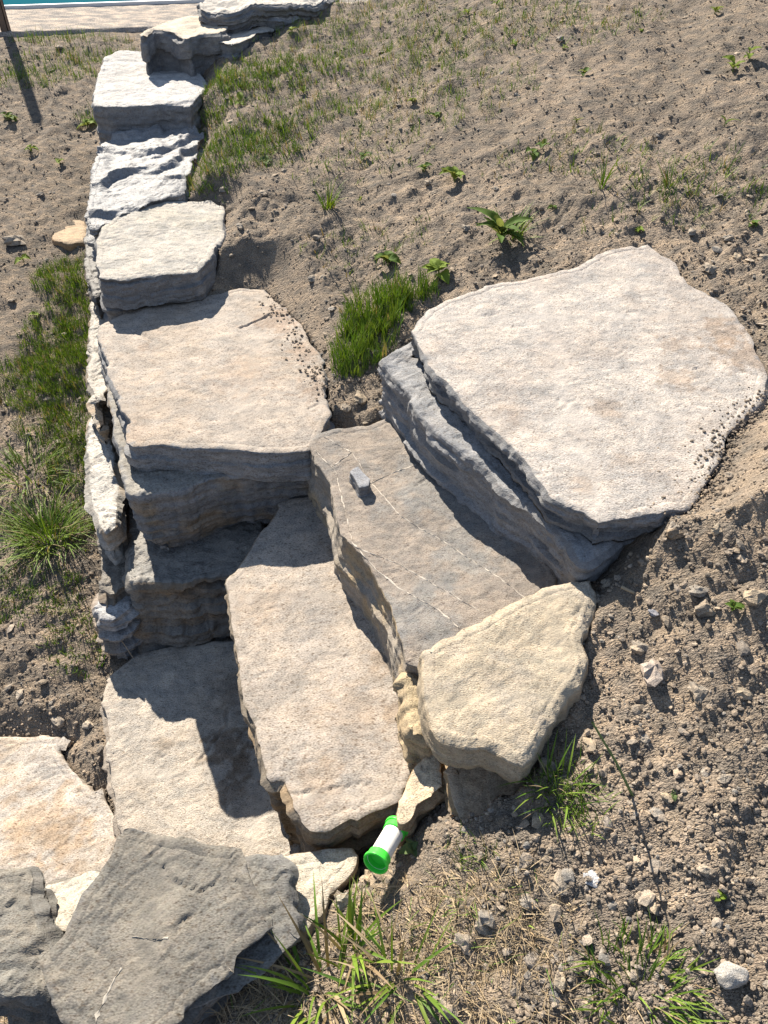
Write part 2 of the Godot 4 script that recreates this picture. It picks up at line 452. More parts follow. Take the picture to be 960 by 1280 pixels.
func build_stones():
	var sh: Shape; var o: PackedVector3Array
	# --- big wall block beside the steps: a thin upper bed and a deep, bulging lower bed with a ledge
	sh = Shape.new()
	o = outline([[124, 405], [131, 400], [150, 392], [190, 367], [210, 365], [250, 372], [300, 361], [330, 362], [352, 380], [384, 415], [404, 455], [412, 520], [398, 552], [386, 562], [325, 566], [262, 562], [200, 558], [165, 560], [158, 553], [160, 525], [142, 485], [130, 445], [120, 420]], 0.0)
	layer(sh, o, 0.10, {"sd": 1.0, "crust": Color(0.385, 0.340, 0.300), "crust2": Color(0.365, 0.312, 0.264), "broken": SLATE, "rag": 0.010, "band": 0.04, "rim": 0.15, "amp": 0.42, "marks": marks([[350, 400, 40, 0.5], [380, 440, 34, 0.5], [395, 490, 34, 0.4], [185, 435, 14, 0.4], [300, 470, 60, 0.25], [170, 540, 30, 0.2]], 0.0, Color(0.32, 0.22, 0.155)),
		"cracks": [[line2([[166, 414], [178, 420], [190, 427]], 0.0), 0.006, 0.006], [line2([[300, 410], [330, 398], [338, 393]], 0.0), 0.006, 0.008]]})
	foot(o, 0.07, true, 0.55)
	o = outline([[152, 590], [157, 616], [172, 624], [187, 620], [230, 610], [262, 600], [295, 590], [340, 585], [388, 582], [402, 520], [390, 440], [330, 385], [200, 385], [140, 410], [128, 450], [140, 520]], -0.085)
	layer(sh, o, 0.30, {"sd": 2.0, "crust": Color(0.30, 0.285, 0.26), "broken": SLATE * 0.95, "rag": 0.011, "band": 0.019, "flare": -0.06, "round": 0.08, "stain": Color(0.29, 0.25, 0.205)})
	finish("wall_stone", sh, M.smooth_rock, "big tan topped wall block with dark layered face beside the steps", "stones of the retaining wall")
	# --- top step: wide slab on a bluish grey split bed
	sh = Shape.new()
	o = outline([[513, 414], [532, 392], [554, 374], [605, 358], [660, 346], [710, 336], [760, 314], [810, 304], [826, 318], [847, 327], [860, 355], [910, 383], [941, 424], [958, 468], [953, 503], [910, 545], [888, 598], [858, 634], [747, 657], [729, 640], [690, 622], [668, 596], [652, 572], [629, 549], [600, 524], [572, 492], [547, 467], [522, 436]], 0.26, Vector2(0.02, -0.06))
	layer(sh, o, 0.075, {"sd": 3.0, "crust": Color(0.465, 0.43, 0.40), "crust2": Color(0.43, 0.388, 0.355), "broken": SLATE, "rag": 0.020, "band": 0.03, "rim": 0.12, "amp": 0.4, "nicks": 30, "marks": marks([[845, 430, 26, 0.5], [905, 415, 34, 0.6], [935, 445, 40, 0.6], [762, 500, 26, 0.45], [640, 505, 20, 0.3], [850, 470, 30, 0.5], [780, 560, 24, 0.3], [735, 590, 18, 0.4]], 0.27, Color(0.30, 0.225, 0.17))})
	foot(o)
	o = outline([[476, 450], [502, 432], [530, 420], [700, 360], [830, 360], [905, 430], [930, 480], [880, 560], [850, 615], [790, 668], [742, 700], [726, 705], [705, 676], [658, 632], [620, 600], [580, 569], [545, 538], [502, 487]], 0.175, Vector2(0.02, -0.06))
	layer(sh, o, 0.24, {"sd": 4.4, "crust": Color(0.30, 0.305, 0.32), "crust2": Color(0.36, 0.355, 0.36), "broken": SLATE * 1.05, "rag": 0.012, "band": 0.018, "amp": 1.0, "flare": -0.03})
	finish("step_stone", sh, M.rock, "widest, topmost step slab with pale pinkish top on grey slate", "boulder steps")
	# --- second step, crossed by white veins
	sh = Shape.new()
	o = outline([[385, 558], [389, 547], [399, 541], [427, 533], [458, 528], [483, 519], [494, 515], [540, 540], [620, 610], [700, 715], [690, 745], [620, 800], [530, 832], [505, 828], [499, 806], [486, 753], [470, 719], [442, 684], [427, 670], [420, 637], [413, 602], [392, 581]], 0.0, Vector2(0.02, 0.0))
	layer(sh, o, 0.24, {"sd": 5.0, "crust": Color(0.29, 0.255, 0.225), "crust2": Color(0.255, 0.245, 0.235), "broken": Color(0.30, 0.27, 0.235), "stain": Color(0.36, 0.29, 0.20), "rag": 0.009, "band": 0.026, "rim": 0.2, "amp": 0.55, "flare": 0.06,
		"cracks": [[line2([[520, 610], [531, 600]], 0.0), 0.005, 0.006], [line2([[484, 623], [502, 632]], 0.0), 0.005, 0.005]]})
	foot(o)
	var step2 := finish("step_stone", sh, M.soft_rock, "second step slab, grey brown and crossed by thin white veins", "boulder steps")
	for v in [[[404, 546], [440, 566], [462, 600], [500, 645], [540, 668], [590, 700], [640, 735], [668, 756]], [[392, 562], [420, 590], [441, 680], [470, 712], [510, 742], [548, 764], [572, 786]], [[460, 604], [490, 590], [520, 580]], [[446, 686], [500, 706], [540, 730], [600, 766]], [[418, 582], [440, 566]]]:
		vein(step2, v, 5.0, 0.55, plane_of(o))
	# --- third step, long tan tread
	sh = Shape.new()
	o = outline([[279, 730], [283, 722], [300, 705], [335, 655], [350, 630], [400, 615], [440, 650], [470, 740], [495, 800], [512, 850], [525, 900], [520, 960], [504, 1002], [470, 1012], [436, 1027], [410, 1040], [387, 1040], [376, 1027], [367, 1009], [361, 984], [355, 976], [336, 977], [328, 950], [318, 915], [305, 880], [299, 840], [290, 790], [282, 750]], -0.21, Vector2(0.06, -0.02))
	layer(sh, o, 0.36, {"sd": 6.0, "crust": Color(0.40, 0.35, 0.303), "crust2": Color(0.375, 0.335, 0.30), "broken": Color(0.22, 0.19, 0.155), "stain": Color(0.30, 0.225, 0.15), "rag": 0.012, "band": 0.026, "rim": 0.15, "amp": 0.4, "flare": -0.08, "marks": marks([[430, 690, 30, 0.5], [455, 760, 26, 0.5], [478, 830, 26, 0.5], [500, 900, 28, 0.45], [330, 760, 40, 0.3], [440, 900, 60, 0.25], [400, 985, 40, 0.35]], -0.22, Color(0.30, 0.22, 0.155)),
		"cracks": [[line2([[366, 997], [400, 992], [430, 989], [450, 985], [462, 988]], -0.22), 0.004, 0.006], [line2([[310, 735], [330, 742], [345, 745]], -0.22), 0.004, 0.004]]})
	foot(o)
	finish("step_stone", sh, M.smooth_rock, "third step, long tan slab with a rust tinged near end", "boulder steps")
	# --- fourth step, lowest tread, half in shadow
	sh = Shape.new()
	o = outline([[132, 850], [140, 840], [175, 817], [215, 808], [300, 800], [330, 850], [350, 930], [375, 1000], [385, 1060], [345, 1085], [250, 1085], [170, 1080], [152, 1042], [145, 1025], [135, 970], [132, 910], [129, 875]], -0.60)
	layer(sh, o, 0.20, {"sd": 7.0, "crust": Color(0.45, 0.408, 0.36), "crust2": Color(0.42, 0.375, 0.325), "broken": Color(0.34, 0.30, 0.26), "rag": 0.012, "rim": 0.2, "amp": 0.7, "marks": marks([[285, 935, 34, 0.8], [300, 960, 26, 0.7], [290, 860, 36, 0.4], [205, 930, 14, 0.4], [290, 990, 26, 0.5]], -0.6, Color(0.20, 0.155, 0.115)),
		"cracks": [[line2([[250, 950], [268, 925], [285, 905], [284, 890]], -0.6), 0.006, 0.008], [line2([[283, 1020], [284, 985]], -0.6), 0.004, 0.005], [line2([[160, 862], [178, 872], [180, 880]], -0.6), 0.005, 0.005]]})
	foot(o)
	finish("step_stone", sh, M.rock, "lowest step slab below the wall block, cream, half in shadow", "boulder steps")
	# --- flat landing stone at the foot
	sh = Shape.new()
	o = outline([[-90, 918], [0, 920], [60, 921], [92, 925], [76, 938], [86, 960], [104, 981], [120, 988], [129, 982], [135, 1000], [144, 1028], [146, 1060], [150, 1120], [60, 1135], [-90, 1120]], -0.70)
	layer(sh, o, 0.16, {"sd": 8.0, "crust": Color(0.48, 0.435, 0.39), "crust2": Color(0.44, 0.37, 0.30), "broken": Color(0.36, 0.31, 0.26), "rag": 0.012, "amp": 0.7, "marks": marks([[60, 1035, 60, 0.35], [80, 1060, 40, 0.3], [40, 1020, 50, 0.3]], -0.7, Color(0.42, 0.29, 0.18))})
	foot(o, 0.035)
	finish("step_stone", sh, M.smooth_rock, "flat cream landing stone with a faint orange stain at the stair foot", "boulder steps")
	# --- yellowish edging boulder at the near end of the second step
	sh = Shape.new()
	o = outline([[523, 818], [527, 808], [566, 793], [589, 779], [634, 753], [690, 728], [741, 717], [749, 734], [743, 762], [730, 796], [732, 824], [720, 857], [700, 890], [684, 919], [668, 948], [655, 960], [630, 950], [606, 940], [575, 938], [553, 925], [541, 905], [535, 880], [530, 850]], 0.07, Vector2(0.06, -0.10))
	layer(sh, o, 0.125, {"sd": 9.0, "crust": Color(0.45, 0.39, 0.305), "crust2": Color(0.42, 0.37, 0.305), "broken": Color(0.41, 0.345, 0.26), "rag": 0.012, "band": 0.09, "bevel": 0.008, "round": 0.07, "rim": 2.0, "amp": 0.7, "flare": 0.10})
	foot(o)
	finish("edging_stone", sh, M.soft_rock, "yellowish five sided boulder at the end of the veined step", "stones edging the steps")
	sh = Shape.new()
	o = outline([[503, 850], [508, 842], [519, 841], [525, 860], [533, 880], [541, 905], [540, 925], [524, 920], [508, 915], [501, 885]], -0.03)
	layer(sh, o, 0.24, {"sd": 10.0, "crust": Color(0.43, 0.35, 0.235), "broken": Color(0.37, 0.295, 0.20), "rag": 0.014, "bevel": 0.012, "rim": 2.0, "step": 0.005})
	foot(o)
	finish("edging_stone", sh, M.soft_rock, "small upright ochre stone wedged between the third step and the yellowish boulder", "stones edging the steps")
	sh = Shape.new()
	o = outline([[512, 962], [530, 945], [545, 935], [556, 955], [560, 985], [540, 996], [520, 1006], [512, 1022], [500, 1028], [497, 1015]], -0.10, Vector2(0.12, 0.0))
	layer(sh, o, 0.20, {"sd": 11.0, "crust": Color(0.56, 0.465, 0.345), "broken": Color(0.34, 0.26, 0.17), "rag": 0.016, "rim": 2.0, "step": 0.005})
	foot(o, 0.07, false)
	finish("edging_stone", sh, M.soft_rock, "narrow pale wedge stone pointing at the green capped tube", "stones edging the steps")
	sh = Shape.new()
	o = outline([[555, 968], [570, 950], [620, 945], [665, 975], [650, 1000], [610, 1012], [592, 1030], [575, 1024], [562, 998]], -0.085)
	layer(sh, o, 0.14, {"sd": 12.0, "crust": Color(0.52, 0.43, 0.33), "crust2": Color(0.50, 0.39, 0.28), "broken": Color(0.38, 0.29, 0.19), "rag": 0.014, "rim": 2.0, "step": 0.005})
	foot(o, 0.04, false)
	finish("edging_stone", sh, M.soft_rock, "low cream stone shaded underneath the yellowish boulder", "stones edging the steps")
	# --- dark boulder and its neighbours at the near side of the lowest step
	sh = Shape.new()
	o = outline([[155, 1037], [200, 1045], [260, 1054], [300, 1060], [308, 1072], [320, 1105], [345, 1143], [347, 1160], [322, 1180], [299, 1196], [299, 1220], [265, 1240], [215, 1280], [180, 1312], [120, 1312], [82, 1285], [65, 1255], [50, 1200], [75, 1170], [100, 1120], [130, 1080], [145, 1050]], -0.15, Vector2(0.05, -0.04))
	layer(sh, o, 0.16, {"sd": 13.0, "crust": Color(0.200, 0.187, 0.166), "crust2": Color(0.222, 0.204, 0.178), "broken": Color(0.19, 0.185, 0.18), "rag": 0.014, "band": 0.05, "amp": 0.8, "rim": 0.1, "step": 0.005, "flare": -0.15,
		"cracks": [[line2([[178, 1042], [190, 1070], [215, 1100], [250, 1116], [270, 1108], [275, 1096]], -0.15), 0.0045, 0.006], [line2([[222, 1164], [232, 1150], [240, 1146]], -0.15), 0.0045, 0.005]]})
	foot(o)
	var dark_top := plane_of(o)
	o = outline([[290, 1064], [320, 1068], [350, 1076], [363, 1086], [367, 1135], [380, 1172], [350, 1200], [322, 1228], [280, 1245], [220, 1280], [130, 1270], [90, 1190], [150, 1080]], -0.19, Vector2(0.05, -0.04))
	layer(sh, o, 0.34, {"sd": 14.0, "crust": Color(0.19, 0.185, 0.175), "broken": Color(0.19, 0.188, 0.185), "rag": 0.02, "band": 0.05, "amp": 1.3, "step": 0.006, "flare": -0.22})
	var boulder := finish("edging_stone", sh, M.smooth_rock, "large dark grey boulder with a curved crack beside the lowest step", "stones edging the steps")
	vein(boulder, [[151, 1208], [143, 1222], [135, 1240], [124, 1262], [118, 1285]], 13.0, 0.8, dark_top, 0.0028)
	vein(boulder, [[165, 1172], [190, 1174], [212, 1173]], 13.0, 0.8, dark_top, 0.0012)
	sh = Shape.new()
	o = outline([[330, 1082], [344, 1072], [380, 1063], [440, 1057], [447, 1066], [446, 1082], [430, 1098], [410, 1117], [403, 1140], [380, 1166], [345, 1165], [330, 1120]], -0.24)
	layer(sh, o, 0.30, {"sd": 15.0, "crust": Color(0.54, 0.49, 0.41), "crust2": Color(0.52, 0.465, 0.385), "broken": Color(0.30, 0.25, 0.19), "rag": 0.012, "amp": 0.6, "step": 0.005,
		"cracks": [[line2([[401, 1066], [403, 1082], [404, 1094]], -0.24), 0.003, 0.005]]})
	foot(o)
	finish("edging_stone", sh, M.soft_rock, "cream white stone between the dark boulder and the green capped tube", "stones edging the steps")
	sh = Shape.new()
	o = outline([[-40, 1086], [0, 1088], [35, 1086], [44, 1098], [42, 1125], [55, 1160], [72, 1185], [60, 1225], [48, 1245], [10, 1250], [-40, 1240]], -0.33, Vector2(-0.15, 0.1))
	layer(sh, o, 0.40, {"sd": 16.0, "crust": Color(0.24, 0.225, 0.20), "crust2": Color(0.21, 0.205, 0.19), "broken": Color(0.18, 0.175, 0.165), "rag": 0.02, "amp": 1.6, "step": 0.006, "flare": -0.05, "ridge": [0.8, 0.6, 0.02, 7.0]})
	foot(o)
	finish("edging_stone", sh, M.rock, "rugged grey brown boulder standing against the flat landing stone", "stones edging the steps")
	sh = Shape.new()
	o = outline([[46, 1112], [58, 1100], [80, 1096], [118, 1085], [135, 1090], [120, 1130], [90, 1165], [72, 1160], [60, 1140], [48, 1125]], -0.50, Vector2(0.1, 0.25))
	layer(sh, o, 0.22, {"sd": 17.0, "crust": Color(0.48, 0.44, 0.38), "broken": Color(0.22, 0.20, 0.175), "rag": 0.014, "amp": 1.0, "step": 0.005})
	foot(o)
	finish("edging_stone", sh, M.rock, "pale wedge stone in the gap behind the dark boulder", "stones edging the steps")
	# --- wall stones receding up the slope
	sh = Shape.new()
	o = outline([[120, 300], [128, 284], [152, 266], [188, 255], [225, 249], [264, 249], [280, 257], [279, 292], [264, 325], [247, 340], [190, 346], [150, 350], [124, 347]], 0.13, Vector2(-0.07, 0.0))
	layer(sh, o, 0.10, {"sd": 18.0, "crust": Color(0.46, 0.435, 0.40), "crust2": Color(0.43, 0.405, 0.36), "broken": SLATE, "rag": 0.012, "band": 0.045, "amp": 0.7, "rim": 0.1})
	foot(o)
	o = outline([[122, 320], [140, 290], [260, 285], [262, 320], [245, 352], [190, 358], [128, 358]], 0.06)
	layer(sh, o, 0.45, {"sd": 18.6, "crust": SLATE, "broken": SLATE * 0.9, "rag": 0.02, "flare": 0.0})
	finish("wall_stone", sh, M.rock, "cream topped wall stone just above the big tan block", "stones of the retaining wall")
	sh = Shape.new()
	o = outline([[111, 262], [113, 240], [118, 208], [125, 182], [150, 167], [200, 159], [240, 160], [255, 172], [246, 195], [236, 220], [232, 245], [200, 256], [150, 276], [122, 292], [111, 290]], 0.12, Vector2(0.0, -0.02))
	layer(sh, o, 0.16, {"sd": 19.0, "crust": Color(0.25, 0.255, 0.27), "crust2": Color(0.32, 0.318, 0.325), "broken": SLATE, "rag": 0.02, "amp": 0.9, "rim": 0.0, "ridge": [0.45, 0.9, 0.05, 3.2]})
	foot(o)
	o = outline([[109, 285], [114, 225], [150, 180], [235, 180], [225, 240], [150, 285], [118, 305]], 0.0)
	layer(sh, o, 0.40, {"sd": 19.6, "crust": SLATE, "broken": SLATE * 0.95, "rag": 0.022})
	finish("wall_stone", sh, M.slate, "bluish grey wall stone with deep slanting ridges", "stones of the retaining wall")
	sh = Shape.new()
	o = outline([[117, 132], [116, 118], [121, 98], [132, 72], [150, 64], [190, 65], [215, 75], [250, 92], [260, 105], [250, 118], [236, 134], [200, 131], [165, 134], [130, 136]], 0.25)
	layer(sh, o, 0.40, {"sd": 20.0, "crust": Color(0.50, 0.49, 0.485), "crust2": Color(0.45, 0.44, 0.435), "broken": SLATE * 0.9, "rag": 0.012, "band": 0.03, "amp": 0.7, "rim": 0.3, "ridge": [-0.3, 0.95, 0.010, 5.0]})
	foot(o)
	finish("wall_stone", sh, M.rock, "whitest wall stone, blunt and rounded, with a sheer dark face", "stones of the retaining wall")
	sh = Shape.new()
	o = outline([[176, 46], [182, 40], [195, 32], [241, 20], [276, 16], [298, 19], [290, 28], [283, 37], [270, 42], [250, 42], [233, 47], [214, 40], [192, 39]], 0.42)
	layer(sh, o, 0.24, {"sd": 21.0, "crust": Color(0.56, 0.49, 0.40), "broken": SLATE * 0.9, "rag": 0.018, "band": 0.08, "amp": 1.0, "flare": 0.06, "step": 0.012})
	foot(o)
	o = outline([[266, 50], [285, 38], [300, 24], [331, 22], [343, 27], [344, 37], [322, 43], [301, 52], [290, 57]], 0.39)
	layer(sh, o, 0.2, {"sd": 22.0, "crust": Color(0.55, 0.51, 0.455), "broken": SLATE, "rag": 0.015, "band": 0.06, "amp": 1.0, "step": 0.012})
	foot(o)
	finish("wall_stone", sh, M.rock, "wide two lobed wall stone with a rough dark grey front", "stones of the retaining wall")
	sh = Shape.new()
	o = outline([[250, 14], [252, 4], [262, -6], [330, -16], [420, -10], [402, 1], [371, 6], [320, 11], [280, 15]], 0.48)
	layer(sh, o, 0.10, {"sd": 23.0, "crust": Color(0.52, 0.49, 0.45), "broken": SLATE, "rag": 0.02, "amp": 2.0, "step": 0.012})
	o = outline([[290, 14], [320, 11], [371, 6], [380, 12], [372, 20], [345, 24], [305, 20]], 0.43)
	layer(sh, o, 0.2, {"sd": 24.0, "crust": Color(0.50, 0.47, 0.43), "broken": SLATE, "rag": 0.02, "amp": 2.0, "step": 0.012})
	foot(o)
	finish("wall_stone", sh, M.rock, "split flat wall stone at the upper end by the gravel road", "stones of the retaining wall")
	# --- lower courses below the big block
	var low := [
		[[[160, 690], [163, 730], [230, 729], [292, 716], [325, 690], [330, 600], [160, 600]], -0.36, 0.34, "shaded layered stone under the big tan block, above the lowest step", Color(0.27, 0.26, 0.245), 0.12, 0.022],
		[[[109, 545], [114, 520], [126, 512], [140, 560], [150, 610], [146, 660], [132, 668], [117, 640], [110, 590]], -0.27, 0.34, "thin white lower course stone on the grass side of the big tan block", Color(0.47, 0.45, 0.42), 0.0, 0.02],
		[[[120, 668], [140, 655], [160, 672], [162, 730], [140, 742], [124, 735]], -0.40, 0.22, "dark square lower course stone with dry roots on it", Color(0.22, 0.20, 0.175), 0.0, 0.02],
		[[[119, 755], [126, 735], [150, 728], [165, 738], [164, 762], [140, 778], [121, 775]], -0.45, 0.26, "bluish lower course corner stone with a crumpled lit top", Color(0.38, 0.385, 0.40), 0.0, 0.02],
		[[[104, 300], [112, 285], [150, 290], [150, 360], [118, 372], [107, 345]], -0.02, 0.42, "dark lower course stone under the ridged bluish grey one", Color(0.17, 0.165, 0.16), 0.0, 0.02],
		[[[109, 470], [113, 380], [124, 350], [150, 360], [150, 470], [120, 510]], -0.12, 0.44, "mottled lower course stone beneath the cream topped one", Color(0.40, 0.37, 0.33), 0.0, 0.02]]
	var sd := 30.0
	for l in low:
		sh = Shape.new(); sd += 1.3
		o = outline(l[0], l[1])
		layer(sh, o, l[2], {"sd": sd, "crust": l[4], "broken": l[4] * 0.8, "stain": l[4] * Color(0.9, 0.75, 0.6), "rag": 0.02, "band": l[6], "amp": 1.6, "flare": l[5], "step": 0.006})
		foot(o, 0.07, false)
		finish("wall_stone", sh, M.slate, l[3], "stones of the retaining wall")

func vein(parent: Node3D, pix: Array, sd: float, amp: float, pl: Plane, half := 0.0014):
	# a thin proud seam of white mineral that follows the top of its stone
	var pts := PackedVector3Array()
	for p in pix: pts.append(pl.intersects_ray(Vector3(0, EYE, 0), ray_dir(p[0], p[1])))
	var st := Shape.new(); var run := PackedVector3Array()
	for k in pts.size() - 1:
		var m := maxi(2, int(pts[k].distance_to(pts[k + 1]) / 0.006))
		for j in m: run.append(pts[k].lerp(pts[k + 1], float(j) / m))
	run.append(pts[-1])
	for k in run.size():
		var p := run[k]
		p.x += n_mid.get_noise_2d(p.x * 3.0, p.z * 3.0 + sd) * 0.003; p.z += n_mid.get_noise_2d(p.z * 3.0, p.x * 3.0 - sd) * 0.003
		run[k] = p
	for k in run.size():
		var t := (run[mini(k + 1, run.size() - 1)] - run[maxi(k - 1, 0)]).normalized(); var n := Vector3(t.z, 0, -t.x)
		var w := half * maxf(0.05, 0.55 + 2.2 * n_mid.get_noise_2d(run[k].x * 4.0, run[k].z * 4.0 + sd))
		for e in [-1.0, 0.0, 1.0]:
			var p: Vector3 = run[k] + n * w * e
			p.y += relief(p.x, p.z, {"sd": sd, "amp": amp}) + (0.0016 if e == 0.0 else 0.0001)
			st.v.append(p - parent.position); st.c.append(Color.WHITE)
	for k in run.size() - 1:
		for e in 2:
			var a := k * 3 + e
			st.i.append_array([a, a + 1, a + 3, a + 1, a + 4, a + 3])
	put("mineral_vein", st.mesh(), M.dull_vein if sd > 6.0 else M.vein, parent)

# ---------------------------------------------------------------- ground
func upper(x: float, z: float) -> float:
	var h := (0.145 if z < -1.9 else 0.10) * (-z - 1.9)
	h += 0.03 * (x + 0.1) if x < -0.1 else 0.28 * (x + 0.1) if x < 0.6 else 0.196 + 0.17 * (x - 0.6)
	h -= 0.10 * smooth(0.25, -0.2, x) * smooth(-1.1, -0.6, z)
	h += 0.19 * exp(-(pow(x - 0.80, 2.0) + pow(z + 1.22, 2.0)) / 0.13)
	if z < -7.0: h += 0.08 * (z + 7.0)
	return minf(h, 1.6)

func lower(x: float, z: float) -> float:
	return -0.64 + 0.13 * (minf(-z, 6.3) - 1.4)

func prepare_edge():
	edge_line = PackedVector2Array([Vector2(-0.40, 0.9), Vector2(-0.36, -0.3), Vector2(-0.30, -0.52), Vector2(-0.22, -0.68), Vector2(-0.22, -0.84), Vector2(-0.34, -1.3), Vector2(-0.20, -1.55), Vector2(-0.16, -1.72), Vector2(-0.32, -1.86), Vector2(-0.55, -1.95), Vector2(-0.68, -2.3), Vector2(-0.80, -2.75), Vector2(-1.0, -3.5), Vector2(-1.15, -4.3), Vector2(-1.0, -4.85), Vector2(-0.4, -5.3), Vector2(0.6, -6.0), Vector2(3, -6.6), Vector2(60, -12)])
	lower_poly = edge_line.duplicate()
	lower_poly.append_array([Vector2(60, -90), Vector2(-90, -90), Vector2(-90, 0.9)])

func soil(x: float, z: float) -> float:
	if edge_line.is_empty(): prepare_edge()
	var p := Vector2(x, z)
	var d := seg_dist(p, edge_line)
	var wide := 0.07 if z > -5.0 else 0.5
	if inside(p, lower_poly): d = -d
	var w := smooth(-wide, wide, d)
	var h := lerpf(lower(x, z), upper(x, z), w)
	var far := z < -6.35
	h += n_big.get_noise_2d(x, z) * (0.035 if not far else 0.01) + n_mid.get_noise_2d(x * 1.2, z * 1.2) * (0.016 if not far else 0.004) + n_fine.get_noise_2d(x * 1.1, z * 1.1) * (0.009 if z > -2.6 else 0.006)
	for f in feet:
		if not f.wide.has_point(p): continue
		var ty := y_on(f.pl, x, z)
		if h < ty - f.gap: continue
		if f.box.has_point(p) and inside(p, f.poly): h = ty - f.gap
		elif f.hold: 
			var e := seg_dist(p, f.ring); h = minf(h, ty - 0.016 + f.bank * e + (1.2 if f.bank > 0.5 else 3.5) * e * e)
	return h

func soil_color(x: float, z: float) -> Color:
	var a := smooth(-0.3, 0.4, n_big.get_noise_2d(x * 0.8 + 5.0, z * 0.8))
	var c := Color(0.318, 0.270, 0.222).lerp(Color(0.39, 0.325, 0.262), a)
	var g := 1.0 + 0.22 * n_mid.get_noise_2d(x * 2.0, z * 2.0)
	return Color(c.r * g, c.g * g, c.b * g)

func build_ground():
	prepare_edge()
	var sh := Shape.new()
	# nested sheets: fine round the steps, coarser outwards; each outer one dips a little under the inner one's rim
	var sheets := [[-1.5, 1.5, -3.0, 0.3, 0.0105, Rect2()], [-3.9, 2.6, -8.1, 0.5, 0.025, Rect2(-1.47, -2.97, 2.94, 3.24)], [-90, 90, -90, 40, 1.4, Rect2()]]
	for s in sheets:
		var nx := int((s[1] - s[0]) / s[4]); var nz := int((s[3] - s[2]) / s[4]); var base := sh.v.size(); var hole: Rect2 = s[5]
		for j in nz + 1:
			for i in nx + 1:
				var x: float = s[0] + (s[1] - s[0]) * i / nx; var z: float = s[2] + (s[3] - s[2]) * j / nz
				var covered := hole.has_area() and hole.grow(-s[4] * 3.0).has_point(Vector2(x, z))
				var y := 0.0 if covered else soil(x, z)
				if s[4] > 1.0 and x > -3.9 and x < 2.6 and z > -8.1 and z < 0.5: y -= 0.6
				elif hole.has_area() and hole.grow(0.05).has_point(Vector2(x, z)): y -= 0.02
				sh.v.append(Vector3(x, y, z)); sh.c.append(soil_color(x, z))
		for j in nz:
			for i in nx:
				var x: float = s[0] + (s[1] - s[0]) * (i + 0.5) / nx; var z: float = s[2] + (s[3] - s[2]) * (j + 0.5) / nz
				if hole.has_area() and hole.grow(-s[4]).has_point(Vector2(x, z)): continue
				var a := base + j * (nx + 1) + i
				sh.i.append_array([a, a + 1, a + nx + 1, a + 1, a + nx + 2, a + nx + 1])
	var o := put("ground", sh.mesh(), M.soil)
	tag(o, "dry crumbly brown soil of the bank and the lower ground", "", "", "structure")
	build_clods()

func lump(sd: int, flat: float, sub := 1, round := false) -> ArrayMesh:      # an angular little stone of about unit radius
	var s := SphereMesh.new(); s.radial_segments = 7 + sub * 2; s.rings = 3 + sub; s.radius = 1.0; s.height = 2.0
	var a := s.get_mesh_arrays(); var v: PackedVector3Array = a[Mesh.ARRAY_VERTEX]; var ix: PackedInt32Array = a[Mesh.ARRAY_INDEX]
	var n := FastNoiseLite.new(); n.seed = sd; n.frequency = 0.75; n.fractal_octaves = 2
	for k in v.size():
		var p := v[k]
		var r := 0.85 + (0.3 if round else 0.55) * n.get_noise_3dv(p)
		v[k] = Vector3(p.x * r, p.y * r * flat, p.z * r * 0.85)
	var out := SurfaceTool.new(); out.begin(Mesh.PRIMITIVE_TRIANGLES); out.set_smooth_group(0 if round else -1)
	for k in ix: out.add_vertex(v[k])
	out.generate_normals()
	return out.commit()

func scatter(n: String, mesh: Mesh, mat: Material, xf: Array, cols: Array, label: String, category: String):
	var mm := MultiMesh.new(); mm.transform_format = MultiMesh.TRANSFORM_3D; mm.use_colors = true; mm.mesh = mesh; mm.instance_count = xf.size()
	for k in xf.size():
		mm.set_instance_transform(k, xf[k]); mm.set_instance_color(k, cols[k])
	var o := MultiMeshInstance3D.new(); o.multimesh = mm; o.material_override = mat; o.name = numbered(n); add_child(o)
	tag(o, label, category, "", "stuff")
	return o

func turned(size: Vector3) -> Basis:
	return Basis.from_euler(Vector3(rng.randf_range(-0.5, 0.5), rng.randf() * TAU, rng.randf_range(-0.5, 0.5))) * Basis.from_scale(size)

func on_stone(x: float, z: float) -> bool:
	var p := Vector2(x, z)
	for f in feet:
		if f.box.has_point(p) and inside(p, f.poly): return true
	return false

